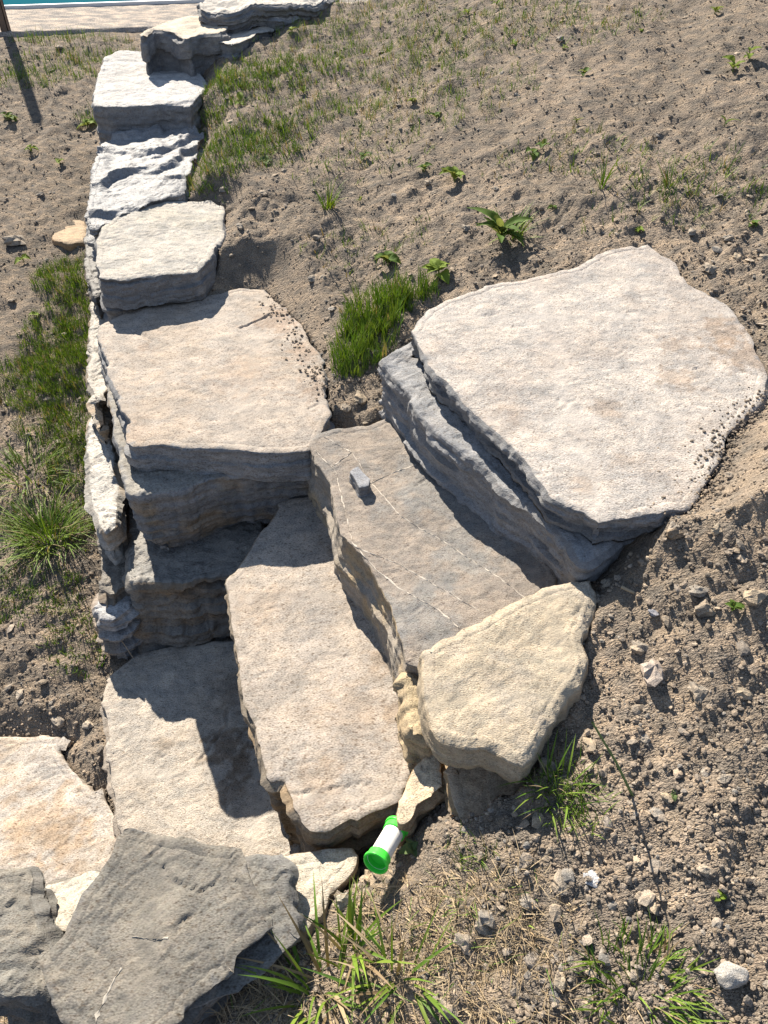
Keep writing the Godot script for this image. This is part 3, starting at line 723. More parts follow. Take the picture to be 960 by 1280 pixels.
func build_clods():
	var matted := []                                                # where straw lies on the soil
	for m in [[590, 1130, 0.12], [640, 1160, 0.09], [500, 1170, 0.10], [560, 1210, 0.11], [450, 1150, 0.06]]:
		var q := at_ground(m[0], m[1]); matted.append([Vector2(q.x, q.z), m[2]])
	var kinds := [["soil_crumbs", 65000, 0.0014, 0.0045, 0.55, "fine crumbs of dry brown soil strewn over the bank"], ["soil_clods", 9000, 0.003, 0.0085, 0.7, "clods of dry brown soil strewn over the bank"], ["gravel", 13000, 0.0022, 0.0075, 0.4, "small pale chips of stone strewn over the soil"], ["stone_chips", 700, 0.008, 0.016, 0.4, "angular pale stone chips strewn over the soil"]]
	for kk in kinds.size():
		var K: Array = kinds[kk]; var xf := []; var cols := []
		while xf.size() < K[1]:
			# thinner with distance: a chip far up the slope is smaller than a pixel
			var u := rng.randf(); var z := -0.25 - 7.0 * pow(u, 1.5 if kk == 2 else 1.8 if kk > 0 else 1.6); var x := rng.randf_range(-1.0, 1.0) * (0.75 + 0.55 * -z)
			if x > 2.3 or x < -3.4: continue
			if z < -6.25 and x < 0.0: continue
			if on_stone(x, z): continue
			if kk < 3 and rng.randf() < 0.85 and n_mid.get_noise_2d(x * 0.7, z * 0.7) > -0.25:
				var bare := true
				for m in matted: if Vector2(x, z).distance_to(m[0]) < m[1]: bare = false
				if not bare: continue
			if n_big.get_noise_2d(x * 1.6 + kk * 9.0, z * 1.6) < rng.randf_range(-0.7, 0.45) - 0.15: continue
			if kk > 0 and z < -2.4 and rng.randf() < (0.93 if kk == 1 else 0.0 if kk == 2 else 0.3): continue
			var r: float = lerpf(K[2], K[3], pow(rng.randf(), 2.2)) * (1.0 + 0.13 * -z)
			var y := soil(x, z)
			xf.append(Transform3D(turned(Vector3(r, r * rng.randf_range(0.6, 1.1), r)), Vector3(x, y + r * (0.2 if z > -2.2 else 0.0), z)))
			var g := rng.randf_range(0.75, 1.25)
			var c := soil_color(x, z)
			if kk >= 2: c = [Color(0.46, 0.395, 0.325), Color(0.42, 0.37, 0.32), Color(0.51, 0.43, 0.34), Color(0.36, 0.335, 0.305)][rng.randi() % 4]; g = rng.randf_range(0.8, 1.15)
			cols.append(Color(c.r * g, c.g * g, c.b * g))
		scatter(K[0], lump(100 + kk, K[4], 0), M.clod, xf, cols, K[5], "soil" if kk < 2 else "gravel")
	# soil spilt over the slope side of the big block
	var xf2 := []; var cols2 := []
	for k in 420:
		var t := rng.randf(); var a := at_h(lerpf(335, 412, t), lerpf(368, 500, t), 0.0)
		var p := a + Vector3(-absf(rng.randfn(0, 0.035)) + 0.03, 0, rng.randfn(0, 0.02))
		var r := lerpf(0.001, 0.007, pow(rng.randf(), 2.5))
		xf2.append(Transform3D(turned(Vector3(r, r * 0.8, r)), Vector3(p.x, relief(p.x, p.z, {"sd": 1.0}) + r * 0.2, p.z)))
		var c := soil_color(p.x, p.z); cols2.append(c)
	var xf3 := []; var cols3 := []
	for k in 1000:
		var t := rng.randf(); var q := at_h(lerpf(950, 868, t), lerpf(505, 628, t), 0.25)
		var p := q + Vector3(-absf(rng.randfn(0, 0.05)) + 0.035, 0, rng.randfn(0, 0.03) - 0.01)
		var r := lerpf(0.0008, 0.0055, pow(rng.randf(), 2.8))
		xf3.append(Transform3D(turned(Vector3(r, r * 0.7, r)), Vector3(p.x, y_on(feet[1].pl, p.x, p.z) + relief(p.x, p.z, {"sd": 3.0, "amp": 0.6}) + r * 0.1, p.z))); cols3.append(soil_color(p.x, p.z))
	scatter("soil_crumbs", lump(121, 0.7, 0), M.clod, xf3, cols3, "soil crumbs spilt over the rim of the topmost step slab", "soil")
	scatter("soil_crumbs", lump(120, 0.75, 0), M.clod, xf2, cols2, "soil crumbs spilt onto the big tan wall block", "soil")

# ---------------------------------------------------------------- far side: road, teal boarding, post
func build_far():
	var a := Vector3(-2.773, 0, -6.43); var dir := Vector3(1.42, 0, -0.24).normalized(); var across := Vector3(dir.z, 0, -dir.x)
	if across.z > 0: across = -across
	var sh := Shape.new(); var nx := 150; var nz := 26
	for j in nz + 1:
		for i in nx + 1:
			var t := -4.0 + 9.0 * i / nx; var w := 0.91 * j / nz
			if j == 0: w += n_mid.get_noise_2d(t * 2.0, 3.0) * 0.04
			var p := a + dir * t + across * w
			var y := lower(p.x, -6.4) + 0.022 + n_mid.get_noise_2d(p.x, p.z) * 0.006
			if j == 0: y -= 0.05
			sh.v.append(Vector3(p.x, y, p.z)); var g := 1.0 + 0.12 * n_mid.get_noise_2d(p.x * 1.5, p.z * 1.5)
			sh.c.append(Color(0.47 * g, 0.42 * g, 0.38 * g))
	for j in nz:
		for i in nx:
			var q := j * (nx + 1) + i
			sh.i.append_array([q, q + nx + 1, q + 1, q + 1, q + nx + 1, q + nx + 2])
	tag(put("road", sh.mesh(), M.gravel), "pale pinkish gravel road beyond the wall", "", "", "structure")
	# teal water beyond the road behind a white edging strip
	var turn := atan2(-dir.z, dir.x); var level := lower(0, -7) + 0.03
	var strip := BoxMesh.new(); strip.size = Vector3(9.0, 0.03, 0.03)
	var ro := put("pool_edging", strip, plain(Color(0.62, 0.64, 0.64), 0.5)); ro.position = a + dir * 0.5 + across * 0.9 + Vector3(0, level, 0); ro.rotation.y = turn
	tag(ro, "white edging strip between the gravel road and teal water", "edging")
	var wm := PlaneMesh.new(); wm.size = Vector2(9.0, 4.0); wm.subdivide_width = 40; wm.subdivide_depth = 20
	var wmat := plain(Color(0.010, 0.085, 0.115), 0.8); wmat.metallic_specular = 0.02
	var wo := put("water", wm, wmat); wo.position = a + dir * 0.5 + across * 2.92 + Vector3(0, level + 0.008, 0); wo.rotation.y = turn
	tag(wo, "teal water beyond the gravel road", "", "", "structure")
	# tall wooden post standing at the road's edge
	var base := at_h(9, 43, lower(0, -6.4))
	var ps := Shape.new(); var ring := [[-1, -1], [1, -1], [1, 1], [-1, 1]]
	var lev := 16
	for j in lev + 1:
		for k in 4:
			for e in [-0.8, 0.8]:
				var c: Array = ring[k]; var cx: float = c[0]; var cz: float = c[1]
				var corner := Vector3(cx, 0, cz) * 0.028
				if k % 2 == 0: corner += Vector3(0, 0, 0)
				# chamfered square section
				var px := corner + (Vector3(-cx * 0.005, 0, 0) if (e < 0) == (k % 2 == 0) else Vector3(0, 0, -cz * 0.005))
				ps.v.append(Vector3(px.x + n_mid.get_noise_2d(j * 0.3, 1.0) * 0.004, -0.12 + 1.17 * j / lev, px.z)); var g := 0.9 + 0.3 * n_fine.get_noise_2d(k, j)
				ps.c.append(Color(0.17 * g, 0.12 * g, 0.09 * g))
	for j in lev:
		for k in 8:
			var q := j * 8 + k; var q2 := j * 8 + (k + 1) % 8
			ps.i.append_array([q, q + 8, q2, q2, q + 8, q2 + 8])
	var top := ps.v.size(); ps.v.append(Vector3(0, 1.065, 0)); ps.c.append(Color(0.25, 0.2, 0.15))
	for k in 8: ps.i.append_array([lev * 8 + k, top, lev * 8 + (k + 1) % 8])
	var po := put("post", ps.mesh(), M.straw); po.position = base
	tag(po, "tall dark wooden post at the edge of the gravel road", "post")

# ---------------------------------------------------------------- loose things
func pebble(px: float, py: float, wide: float, col: Color, label: String, group := "", flat := 0.5, n := "loose_stone", stone_h := -9.0):
	var p := at_ground(px, py) if stone_h < -8.0 else at_h(px, py, stone_h)
	var r := wide / FOC * (Vector3(0, EYE, 0) - p).length() * 0.5
	var v := rng.randi() % 5
	var o := put(n, M["lump%d" % v], null)
	var m: StandardMaterial3D = M.clod.duplicate(); m.albedo_color = col.linear_to_srgb(); m.vertex_color_use_as_albedo = false
	o.material_override = m
	o.position = p + Vector3(0, r * flat * 0.25, 0)
	o.rotation = Vector3(rng.randf_range(-0.2, 0.2), rng.randf() * TAU, rng.randf_range(-0.2, 0.2)); o.scale = Vector3(r * 1.1, r * flat * 1.4, r * 0.95)
	tag(o, label, "stone", group)
	return o

func build_loose():
	for k in 5: M["lump%d" % k] = lump(200 + k * 7, 0.8, 2)
	var grp := "loose pale stones on the slope"
	var lab := "small pale loose stone lying on the bare slope soil"
	for a in [[872, 742, 22], [942, 750, 30], [896, 662, 16], [800, 812, 24], [870, 870, 26], [925, 700, 16], [840, 665, 20], [760, 730, 18], [735, 935, 24], [700, 1105, 28], [905, 975, 18], [805, 925, 18], [660, 1130, 22], [885, 340, 18], [920, 325, 14], [910, 300, 14], [955, 325, 16], [863, 295, 12], [582, 288, 12], [470, 322, 12], [395, 300, 12], [330, 245, 12], [355, 215, 10], [300, 285, 12], [390, 350, 14], [280, 238, 12], [535, 230, 12], [700, 50, 12], [620, 240, 10], [740, 240, 10], [450, 500, 22], [432, 512, 16], [610, 1150, 22], [580, 1180, 26], [700, 1230, 22], [560, 1262, 24], [830, 1000, 16], [930, 870, 20], [880, 1090, 18], [815, 1135, 20], [690, 910, 16]]:
		var c: Color = [Color(0.46, 0.40, 0.33), Color(0.42, 0.38, 0.33), Color(0.50, 0.42, 0.32)][rng.randi() % 3]
		var near := ""; var best := 1e9
		for m in [["near the yellowish boulder", 720, 900], ["beyond the back edge of the topmost step", 900, 320], ["near the leafy weed clump", 590, 260], ["in the dry straw", 590, 1180], ["behind the cream topped wall stone", 320, 270], ["in the gap between wall block and topmost step", 442, 505], ["near the pinkish lumpy stone", 860, 810], ["near the white angular chip", 780, 1100], ["in front of the soil clods by the topmost step", 850, 690], ["on the open upper bank", 700, 100]]:
			var e := Vector2(a[0], a[1]).distance_to(Vector2(m[1], m[2]))
			if e < best:
				best = e; near = m[0]
		pebble(a[0], a[1], a[2], c, "small pale loose stone on soil " + near, grp)
	lab = "small pale loose stone on the lower ground by the wall"; grp = "loose pale stones below the wall"
	for a in [[110, 907, 14], [75, 905, 18], [25, 870, 14], [60, 500, 10], [78, 420, 10], [20, 305, 26], [52, 245, 9], [75, 62, 10], [35, 545, 8], [100, 500, 9], [130, 895, 9]]:
		pebble(a[0], a[1], a[2], Color(0.50, 0.44, 0.37), lab, grp)
	pebble(912, 1221, 34, Color(0.52, 0.50, 0.475), "smooth white oval pebble beside the dark green grass tuft", "", 0.55, "pebble").mesh = lump(300, 0.75, 8, true)
	pebble(740, 1102, 22, Color(0.72, 0.72, 0.74), "bright white angular chip on the near soil", "", 0.4, "stone_chip")
	pebble(814, 845, 36, Color(0.58, 0.50, 0.44), "pinkish lumpy stone, largest lying loose on the soil", "", 0.7)
	pebble(817, 766, 16, Color(0.30, 0.31, 0.36), "bluish grey flat chip on the soil near the yellowish boulder", "", 0.35, "stone_chip")
	var fl := Shape.new(); var fo := outline([[437, 588], [447, 582], [463, 599], [461, 608], [449, 610]], 0.032)
	layer(fl, fo, 0.034, {"sd": 43.0, "amp": 0.3, "jit": 0.002, "bevel": 0.002, "nicks": 0, "step": 0.003, "crust": Color(0.27, 0.28, 0.31), "broken": Color(0.19, 0.195, 0.21), "rag": 0.003, "band": 0.012, "rim": 2.0})
	finish("loose_stone", fl, M.smooth_rock, "small dark blue grey flake lying on the veined step")
	pebble(878, 765, 26, Color(0.42, 0.36, 0.29), "blocky brown stone lying uphill of the pinkish lumpy stone", "", 0.8)
	pebble(480, 1100, 30, Color(0.50, 0.41, 0.31), "long tan stone just below the green capped tube", "", 0.6).scale *= Vector3(1.0, 1.0, 1.8)
	pebble(462, 1100, 20, Color(0.52, 0.42, 0.31), "small tan stone between the cream white stone and the tube", "", 0.8)
	pebble(430, 1128, 22, Color(0.56, 0.53, 0.44), "round pale stone in dry grass beside the cream white stone", "", 0.8)
	pebble(765, 672, 34, Color(0.36, 0.29, 0.22), "big brown soil clod under the topmost step slab", "", 0.8, "soil_clod")
	pebble(842, 668, 24, Color(0.36, 0.29, 0.22), "brown soil clod against the topmost step slab", "", 0.8, "soil_clod")
	# flat orange slab on the lower ground
	var sh := Shape.new(); var g := at_ground(88, 292)
	var o := outline([[63, 290], [78, 276], [105, 270], [110, 288], [106, 302], [84, 304], [66, 299]], g.y + 0.012)
	layer(sh, o, 0.07, {"sd": 41.0, "amp": 0.3, "crust": Color(0.50, 0.385, 0.27), "broken": Color(0.42, 0.28, 0.17), "rag": 0.008, "step": 0.01, "bevel": 0.008, "rim": 2.0})
	finish("flat_stone", sh, M.soft_rock, "flat orange stone on the ground below the wall")
	build_tube()
	# bare twigs and roots
	for r in [["root", [[133, 735, -0.42], [134, 760, -0.45], [140, 785, -0.5], [155, 805, -0.54], [166, 822, -0.57]], 0.0016, "thin pale root hanging over the lower corner stone of the wall"],
			["twig", [[776, 738, 0.12], [790, 745, 0.125], [806, 752, 0.115]], 0.004, "short dead twig on the soil by the yellowish boulder"],
			["stalk", [[790, 996, 0.02], [770, 955, 0.09], [740, 905, 0.19]], 0.0025, "tall single grass stalk rising from the soil near the yellowish boulder"]]:
		var pts := PackedVector3Array()
		for p in r[1]: pts.append(at_h(p[0], p[1], p[2]))
		if r[0] == "twig" or r[0] == "stalk":
			var s := at_ground(r[1][0][0], r[1][0][1]); var dlt := s - pts[0]
			for k in pts.size(): pts[k] += dlt + (Vector3(0, 0.004, 0) if r[0] == "twig" else Vector3.ZERO)
		var b := pts[0]
		for k in pts.size(): pts[k] -= b
		var m := put(r[0], tube_mesh(pts, r[2]), plain(Color(0.34, 0.26, 0.17) if r[0] != "stalk" else Color(0.12, 0.17, 0.06)))
		m.position = b; tag(m, r[3], r[0])

func tube_mesh(pts: PackedVector3Array, r: float) -> ArrayMesh:
	var sh := Shape.new()
	for k in pts.size():
		var t := (pts[mini(k + 1, pts.size() - 1)] - pts[maxi(k - 1, 0)]).normalized()
		var u := t.cross(Vector3(0.3, 0.2, 0.9)).normalized(); var w := t.cross(u)
		for a in 6: sh.v.append(pts[k] + (u * cos(a * TAU / 6) + w * sin(a * TAU / 6)) * r * (1.0 - 0.5 * k / pts.size())); sh.c.append(Color.WHITE)
	for k in pts.size() - 1:
		for a in 6:
			var q := k * 6 + a; var q2 := k * 6 + (a + 1) % 6
			sh.i.append_array([q, q2, q + 6, q2, q2 + 6, q + 6])
	return sh.mesh()

func lathe(prof: Array, seg := 40) -> ArrayMesh:            # profile of [radius, height] turned about y
	var st := SurfaceTool.new(); st.begin(Mesh.PRIMITIVE_TRIANGLES)
	for j in prof.size() - 1:
		st.set_smooth_group(j + 1)
		for k in seg:
			var p := []
			for e in [[j, k], [j + 1, k], [j, k + 1], [j + 1, k + 1]]:
				var a: float = e[1] * TAU / seg; p.append(Vector3(prof[e[0]][0] * cos(a), prof[e[0]][1], prof[e[0]][0] * sin(a)))
			for q in [0, 2, 1, 2, 3, 1]: st.add_vertex(p[q])
	st.generate_normals()
	return st.commit()

func build_tube():
	# one end stands on the soil, the open end leans up out of the gap between the stones
	var g1 := -0.150
	var far_end := at_h(496, 1034, g1); var near_end := far_end; var lift := 0.0
	while near_end.distance_to(far_end) < 0.092 and lift < 0.2:
		lift += 0.002; near_end = at_h(470, 1078, g1 + lift)
	var ax := (near_end - far_end)
	var len := ax.length(); ax = ax.normalized()
	var t := Node3D.new(); t.name = numbered("tube"); add_child(t)
	t.position = (far_end + near_end) * 0.5
	var u := ax.cross(Vector3.UP).normalized(); t.basis = Basis(u, ax, u.cross(ax))
	tag(t, "white tube with bright green end caps beside the third step", "tube")
	var white := StandardMaterial3D.new(); white.roughness = 0.55
	var im := Image.create(256, 128, false, Image.FORMAT_RGB8); im.fill(Color(0.86, 0.85, 0.82))
	var q := RandomNumberGenerator.new(); q.seed = 4
	for k in 90:                                              # scuffed, faded print on the paper label
		var x := q.randi() % 240; var y := q.randi() % 120
		im.fill_rect(Rect2i(x, y, 1 + q.randi() % 5, 1 + q.randi() % 2), Color(0.60, 0.59, 0.58))
	white.albedo_texture = ImageTexture.create_from_image(im); white.uv1_triplanar = true; white.uv1_scale = Vector3.ONE * 9.0
	var green := plain(Color(0.06, 0.62, 0.055), 0.35); var r := 0.0195; var h := len * 0.5
	put("tube_body", lathe([[r - 0.001, -h + 0.004], [r, -h + 0.004], [r, h - 0.004], [r - 0.001, h - 0.004]]), white, t)
	var cap := [[0.0, -0.014], [r - 0.002, -0.014], [r + 0.001, 0.003], [r + 0.002, 0.004], [r + 0.0045, 0.003], [r + 0.005, 0.0015], [r + 0.005, -0.0015], [r + 0.0045, -0.003], [r + 0.0025, -0.0035], [r + 0.0025, -0.016], [r + 0.0012, -0.017], [r + 0.0006, -0.016], [r + 0.0002, -0.012]]
	for s in [1.0, -1.0]:
		var o := put("cap", lathe(cap), green, t)
		o.position = Vector3(0, h * s, 0)
		if s < 0: o.rotation.x = PI

# ---------------------------------------------------------------- plants
func blade(sh: Shape, at: Vector3, yaw: float, lean: float, len: float, wid: float, bend: float, col: Color, segs := 4):
	var dir := Vector3(cos(yaw), 0, sin(yaw)); var side := Vector3(-dir.z, 0, dir.x); var base := sh.v.size(); var p := at; var ang := lean
	var sd := side.rotated(Vector3.UP, rng.randf_range(-0.7, 0.7))
	for k in segs + 1:
		var t := float(k) / segs; var w := wid * (1.0 - pow(t, 1.8)) * (0.75 + 0.5 * t if t < 0.5 else 1.0)
		var fold := Vector3(0, w * 0.25, 0)
		sh.v.append(p - sd * w + fold); sh.v.append(p); sh.v.append(p + sd * w + fold)
		for e in 3: sh.c.append(col)
		p += (dir * sin(ang) + Vector3(0, cos(ang), 0)) * len / segs
		ang += bend / segs
	for k in segs:
		for e in 2:
			var a := base + k * 3 + e
			sh.i.append_array([a, a + 1, a + 3, a + 1, a + 4, a + 3])

func green(v := 0.25) -> Color:
	var a := rng.randf(); var c := Color(0.062, 0.13, 0.014).lerp(Color(0.17, 0.235, 0.034), a); var g := rng.randf_range(1.0 - v, 1.0 + v)
	return Color(c.r * g, c.g * g, c.b * g)

func dry(v := 0.25) -> Color:
	var c := Color(0.20, 0.14, 0.075).lerp(Color(0.34, 0.265, 0.165), rng.randf()); var g := rng.randf_range(1.0 - v, 1.0 + v)
	return Color(c.r * g, c.g * g, c.b * g)

func tuft(n: String, px: float, py: float, count: int, spread: float, len: float, wid: float, label: String, dead := 0.1, lay := 0.5, group := ""):
	var c := at_ground(px, py); var sh := Shape.new()
	for k in count:
		var a := rng.randf() * TAU; var r := spread * sqrt(rng.randf())
		var x := c.x + cos(a) * r; var z := c.z + sin(a) * r
		if on_stone(x, z): continue
		var l := len * rng.randf_range(0.45, 1.1)
		var p := Vector3(x, soil(x, z) - 0.004, z) - c
		blade(sh, p, a + rng.randf_range(-0.9, 0.9), rng.randf_range(0.05, lay) + 0.3 * r / spread, l, wid * rng.randf_range(0.6, 1.2), rng.randf_range(0.2, 1.4), dry() if rng.randf() < dead else green(), 5)
	var o := put(n, sh.mesh(), M.leaf); o.position = c
	tag(o, label, "grass", group)
	return o

func leaf_mesh(len: float, wid: float, droop: float) -> ArrayMesh:
	var sh := Shape.new(); var segs := 6
	for k in segs + 1:
		var t := float(k) / segs; var w := wid * pow(sin(PI * pow(t, 0.75) * 0.97 + 0.05), 0.8); var y := len * (0.45 * t - droop * t * t)
		for e in [-1.0, -0.5, 0.0, 0.5, 1.0]:
			sh.v.append(Vector3(e * w, y + absf(e) * w * 0.45 + 0.08 * w * sin(k * 2.1 + e * 3.0), -len * t)); sh.c.append(Color.WHITE)
	for k in segs:
		for e in 4:
			var a := k * 5 + e
			sh.i.append_array([a, a + 5, a + 1, a + 1, a + 5, a + 6])
	return sh.mesh()

func weed(px: float, py: float, wide: float, leaves: int, hue: int, label: String, group := "", slim := false):
	var p := at_ground(px, py); var r := wide / FOC * (Vector3(0, EYE, 0) - p).length() * 0.5
	var t := Node3D.new(); t.name = numbered("weed"); add_child(t); t.position = p
	tag(t, label, "weed", group)
	var st := put("stem", tube_mesh(PackedVector3Array([Vector3(0, -0.006, 0), Vector3(0.001, r * 0.25, 0), Vector3(0.0, r * 0.5, 0.001)]), maxf(0.0012, r * 0.05)), M["stem"], t)
	st.rotation.y = rng.randf() * TAU
	for k in leaves:
		var o := put("leaf", M["slim%d" % (k % 3)] if slim else M["leaf%d" % (k % 3)], M["leafmat%d" % hue], t)
		var s := r * rng.randf_range(0.5, 1.1) * (1.25 if slim else 1.0)
		o.position = Vector3(0, r * rng.randf_range(0.05, 0.45), 0)
		o.rotation = Vector3(rng.randf_range(-0.15, 0.55) + (0.3 if slim else 0.0), k * TAU / leaves + rng.randf_range(-0.8, 0.8), rng.randf_range(-0.25, 0.25)); o.scale = Vector3.ONE * s

func grass_patch(spots: Array, count: int, len: float, wid: float, label: String, dead: float, lay: float, mat: Material, n := "grass"):
	# short blades over a patch: a few dozen sprigs, each a copy
	var sh := Shape.new()
	for k in 4:
		blade(sh, Vector3(rng.randfn(0, 0.15), -0.1, rng.randfn(0, 0.15)), rng.randf() * TAU, rng.randf_range(0.05, lay * 1.3), rng.randf_range(0.35, 1.15), wid * rng.randf_range(0.6, 1.3), rng.randf_range(0.2, 1.0), Color.WHITE, 3)
	var mesh := sh.mesh(); var xf := []; var cols := []; var tries := 0
	var total := 0.0
	for s in spots: total += s[2] * s[3]
	for s in spots:
		var c := at_ground(s[0], s[1]); var want: int = int(count * s[2] * s[3] / total)
		for k in want:
			var a := rng.randf() * TAU; var r := pow(rng.randf(), 0.6)
			var x: float = c.x + cos(a) * r * s[2]; var z: float = c.z + sin(a) * r * s[3]
			if on_stone(x, z): continue
			if n_mid.get_noise_2d(x * 0.9 + 3.0, z * 0.9) < rng.randf_range(-0.55, 0.15): continue
			if (x - c.x) > 0 and inside(Vector2(x, z), lower_poly) != inside(Vector2(c.x, c.z), lower_poly): continue
			var l := len * rng.randf_range(0.5, 1.25)
			xf.append(Transform3D(Basis(Vector3.UP, rng.randf() * TAU) * Basis.from_scale(Vector3(l, l * rng.randf_range(0.7, 1.1), l)), Vector3(x, soil(x, z), z)))
			cols.append(dry() if rng.randf() < dead else green())
	scatter(n, mesh, mat, xf, cols, label, "grass")

func build_plants():
	M.stem = plain(Color(0.12, 0.15, 0.04))
	for k in 3:
		M["leaf%d" % k] = leaf_mesh(1.0, 0.30 + 0.05 * k, 0.35 + 0.2 * k); M["slim%d" % k] = leaf_mesh(1.1, 0.17, 0.3 + 0.25 * k)
		var m := StandardMaterial3D.new(); m.albedo_color = [Color(0.05, 0.09, 0.016), Color(0.11, 0.155, 0.022), Color(0.08, 0.115, 0.045)][k].linear_to_srgb(); m.roughness = 0.75; m.metallic_specular = 0.2
		m.backlight_enabled = true; m.backlight = Color(0.4, 0.42, 0.2); m.cull_mode = BaseMaterial3D.CULL_DISABLED; M["leafmat%d" % k] = m
	# ground cover
	grass_patch([[95, 420, 0.22, 0.30], [85, 520, 0.20, 0.20], [100, 580, 0.12, 0.15], [60, 470, 0.25, 0.20], [95, 345, 0.2, 0.2], [110, 640, 0.06, 0.1]], 6000, 0.05, 0.03, "short green grass along the foot of the wall", 0.12, 0.6, M.leaf)
	grass_patch([[100, 800, 0.10, 0.14], [60, 660, 0.22, 0.14], [30, 740, 0.2, 0.12]], 900, 0.05, 0.03, "short grass in the shade round the big tuft below the wall", 0.15, 0.6, M.leaf)
	grass_patch([[30, 95, 0.55, 0.20], [110, 75, 0.5, 0.18], [120, 150, 0.12, 0.15], [80, 50, 0.5, 0.12]], 1100, 0.075, 0.03, "grass strip between the gravel road and the wall", 0.1, 0.6, M.leaf)
	grass_patch([[260, 150, 0.22, 0.18], [300, 190, 0.30, 0.22], [330, 175, 0.25, 0.2], [265, 215, 0.12, 0.2], [300, 110, 0.2, 0.2], [340, 90, 0.35, 0.2]], 2500, 0.05, 0.03, "low green grass on the bank behind the ridged wall stone", 0.12, 0.5, M.leaf)
	grass_patch([[420, 60, 0.45, 0.35], [480, 110, 0.5, 0.3], [520, 60, 0.4, 0.3], [400, 150, 0.35, 0.25], [460, 20, 0.6, 0.3], [560, 130, 0.4, 0.3], [600, 40, 0.5, 0.3]], 3000, 0.05, 0.028, "thin grass scattered over the upper bank", 0.2, 0.5, M.leaf)
	grass_patch([[450, 210, 0.3, 0.16], [860, 215, 0.3, 0.12], [830, 250, 0.3, 0.15], [760, 200, 0.2, 0.12], [690, 190, 0.25, 0.14], [460, 310, 0.25, 0.15], [900, 250, 0.2, 0.15], [720, 30, 0.4, 0.2]], 1000, 0.05, 0.026, "sparse seedling grass across the open bank", 0.25, 0.5, M.leaf)
	grass_patch([[455, 430, 0.10, 0.12], [470, 385, 0.12, 0.12], [440, 460, 0.06, 0.06], [520, 370, 0.08, 0.05]], 800, 0.075, 0.022, "dense bright green grass patch between the wall block and topmost step", 0.03, 0.35, M.leaf)
	grass_patch([[590, 1130, 0.13, 0.09], [640, 1160, 0.10, 0.08], [500, 1170, 0.12, 0.1], [560, 1210, 0.15, 0.1], [450, 1150, 0.07, 0.06], [680, 1250, 0.15, 0.06], [430, 1250, 0.15, 0.08]], 2000, 0.045, 0.022, "matted dry straw in front of the steps", 0.93, 1.5, M.straw, "dry_grass")
	grass_patch([[690, 975, 0.06, 0.06], [720, 1010, 0.06, 0.05], [590, 1060, 0.05, 0.04]], 220, 0.05, 0.022, "thin green grass by the near corner of the yellowish boulder", 0.2, 0.7, M.leaf)
	grass_patch([[20, 1275, 0.12, 0.05], [320, 1270, 0.08, 0.06]], 260, 0.05, 0.02, "dry grass stems under the dark boulder", 0.95, 1.3, M.straw, "dry_grass")
	# tufts
	tuft("grass_tuft", 60, 672, 300, 0.085, 0.19, 0.0022, "biggest dark green grass tuft below the wall", 0.1, 0.8)
	tuft("grass_tuft", 35, 600, 170, 0.10, 0.13, 0.0022, "looser light green grass tuft up beside the biggest one", 0.15, 0.9)
	tuft("grass_tuft", 411, 262, 46, 0.022, 0.13, 0.0024, "upright grass tuft alone on the bank behind the big tan block", 0.05, 0.35)
	tuft("grass_tuft", 400, 1235, 46, 0.05, 0.17, 0.0042, "broad bladed grass tuft beside the dark boulder", 0.2, 1.0)
	tuft("grass_tuft", 440, 1190, 26, 0.03, 0.15, 0.0040, "upright broad bladed grass below the cream white stone", 0.1, 0.45)
	tuft("grass_tuft", 500, 1225, 40, 0.05, 0.13, 0.0034, "half dry grass tuft with arching blades in the straw", 0.4, 1.1)
	tuft("grass_tuft", 800, 1235, 210, 0.075, 0.07, 0.0018, "fine dark green grass tuft beside the white oval pebble", 0.12, 0.8)
	tuft("grass_tuft", 695, 985, 34, 0.04, 0.09, 0.0022, "small grass tuft at the foot of the yellowish boulder", 0.1, 0.8)
	tuft("grass_tuft", 752, 235, 12, 0.01, 0.16, 0.0026, "tall thin yellow green grass sprout on the open bank", 0.0, 0.2)
	tuft("grass_tuft", 835, 235, 20, 0.02, 0.12, 0.0022, "thin sprouting grass on the bank above the topmost step", 0.1, 0.3)
	tuft("grass_tuft", 640, 300, 26, 0.03, 0.14, 0.0034, "coarse grass growing out of the leafy clump above the topmost step", 0.0, 0.9)
	# weeds
	weed(625, 303, 62, 16, 0, "largest leafy weed clump on the bank above the topmost step", "", true)
	weed(485, 332, 40, 9, 0, "low leafy weed above the dense grass patch")
	weed(548, 345, 44, 9, 1, "yellow green leafy weed at the back edge of the topmost step")
	weed(568, 228, 36, 8, 1, "bright leafy weed with a dark shadow on the open bank")
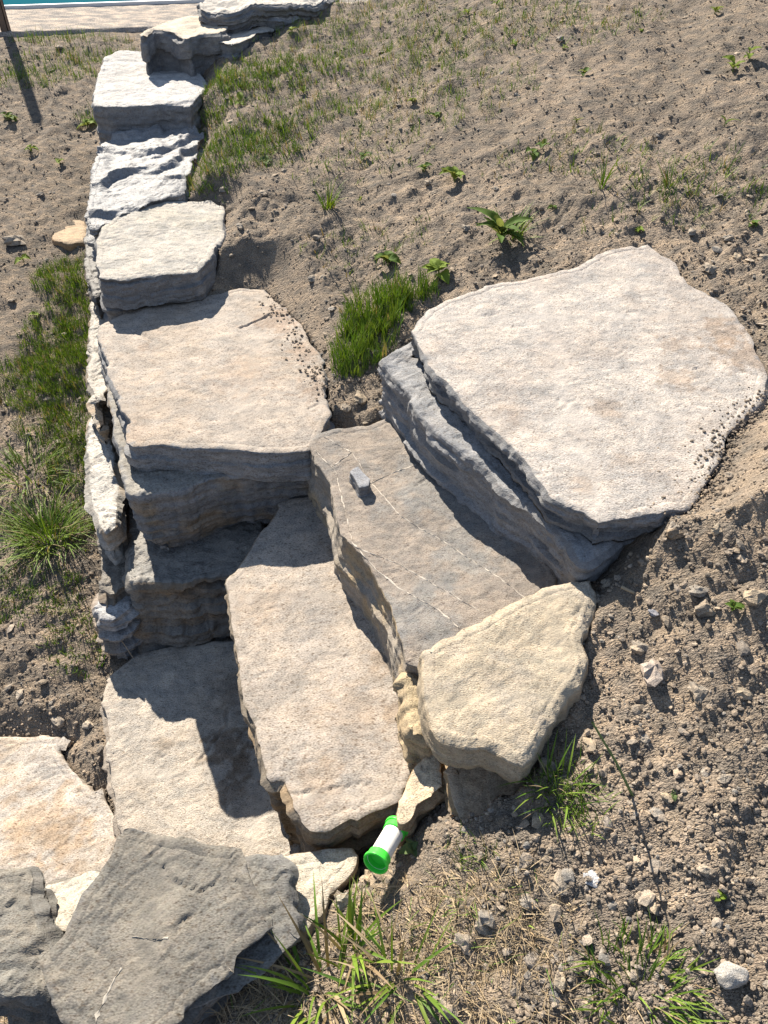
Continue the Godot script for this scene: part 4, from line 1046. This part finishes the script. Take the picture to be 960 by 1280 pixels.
	weed(530, 215, 20, 7, 0, "small round leafed weed next to the bright leafy one")
	weed(333, 205, 22, 7, 2, "pale curled leaf seedling in the low bank grass")
	weed(515, 1065, 34, 6, 2, "small grey green lobed leaf plant beside the green capped tube")
	weed(896, 1125, 18, 6, 1, "tiny bright green seedling alone on the near soil")
	weed(915, 765, 24, 7, 0, "small weed on the soil beside the blocky brown stone")
	weed(840, 998, 14, 4, 2, "tiny grass like seedling on bare near soil")
	var lab := "small leafy seedling scattered on the upper bank"
	for a in [[893, 18, 22, 1], [915, 92, 26, 1], [935, 72, 24, 1], [800, 42, 20, 1], [705, 62, 16, 1], [665, 195, 24, 0], [678, 188, 20, 0], [730, 95, 22, 0], [545, 150, 20, 0], [515, 130, 18, 1], [455, 200, 20, 0], [450, 255, 14, 0], [300, 132, 20, 1], [365, 40, 18, 1], [585, 20, 16, 1], [620, 10, 18, 1], [690, 260, 24, 0], [798, 293, 16, 1], [905, 160, 22, 0], [940, 285, 24, 0], [720, 155, 18, 0], [380, 118, 18, 1], [640, 60, 14, 1]]:
		var near := ""; var best := 1e9
		for m in [["uphill of the topmost step's back edge", 800, 280], ["beside the tall thin grass sprout", 735, 160], ["high on the open bank", 840, 50], ["near the bright leafy weed", 560, 180], ["among the thin upper bank grass", 480, 90], ["behind the whitest wall stone", 320, 120], ["behind the ridged wall stone", 440, 230], ["by the upper end of the wall", 380, 50], ["above the largest weed clump", 650, 190]]:
			var e := Vector2(a[0], a[1]).distance_to(Vector2(m[1], m[2]))
			if e < best:
				best = e; near = m[0]
		lab = "small leafy seedling " + near
		weed(a[0], a[1], a[2] * rng.randf_range(0.7, 1.15), 3 + rng.randi() % 6, a[3], lab, "seedlings on the upper bank", rng.randf() < 0.35)
	lab = "small leafy seedling on the lower ground by the wall"
	for a in [[30, 328, 20, 1], [110, 160, 26, 1], [10, 150, 24, 0], [40, 190, 18, 1], [75, 205, 14, 1], [45, 395, 14, 1]]:
		weed(a[0], a[1], a[2], 6, a[3], lab, "seedlings on the lower ground")
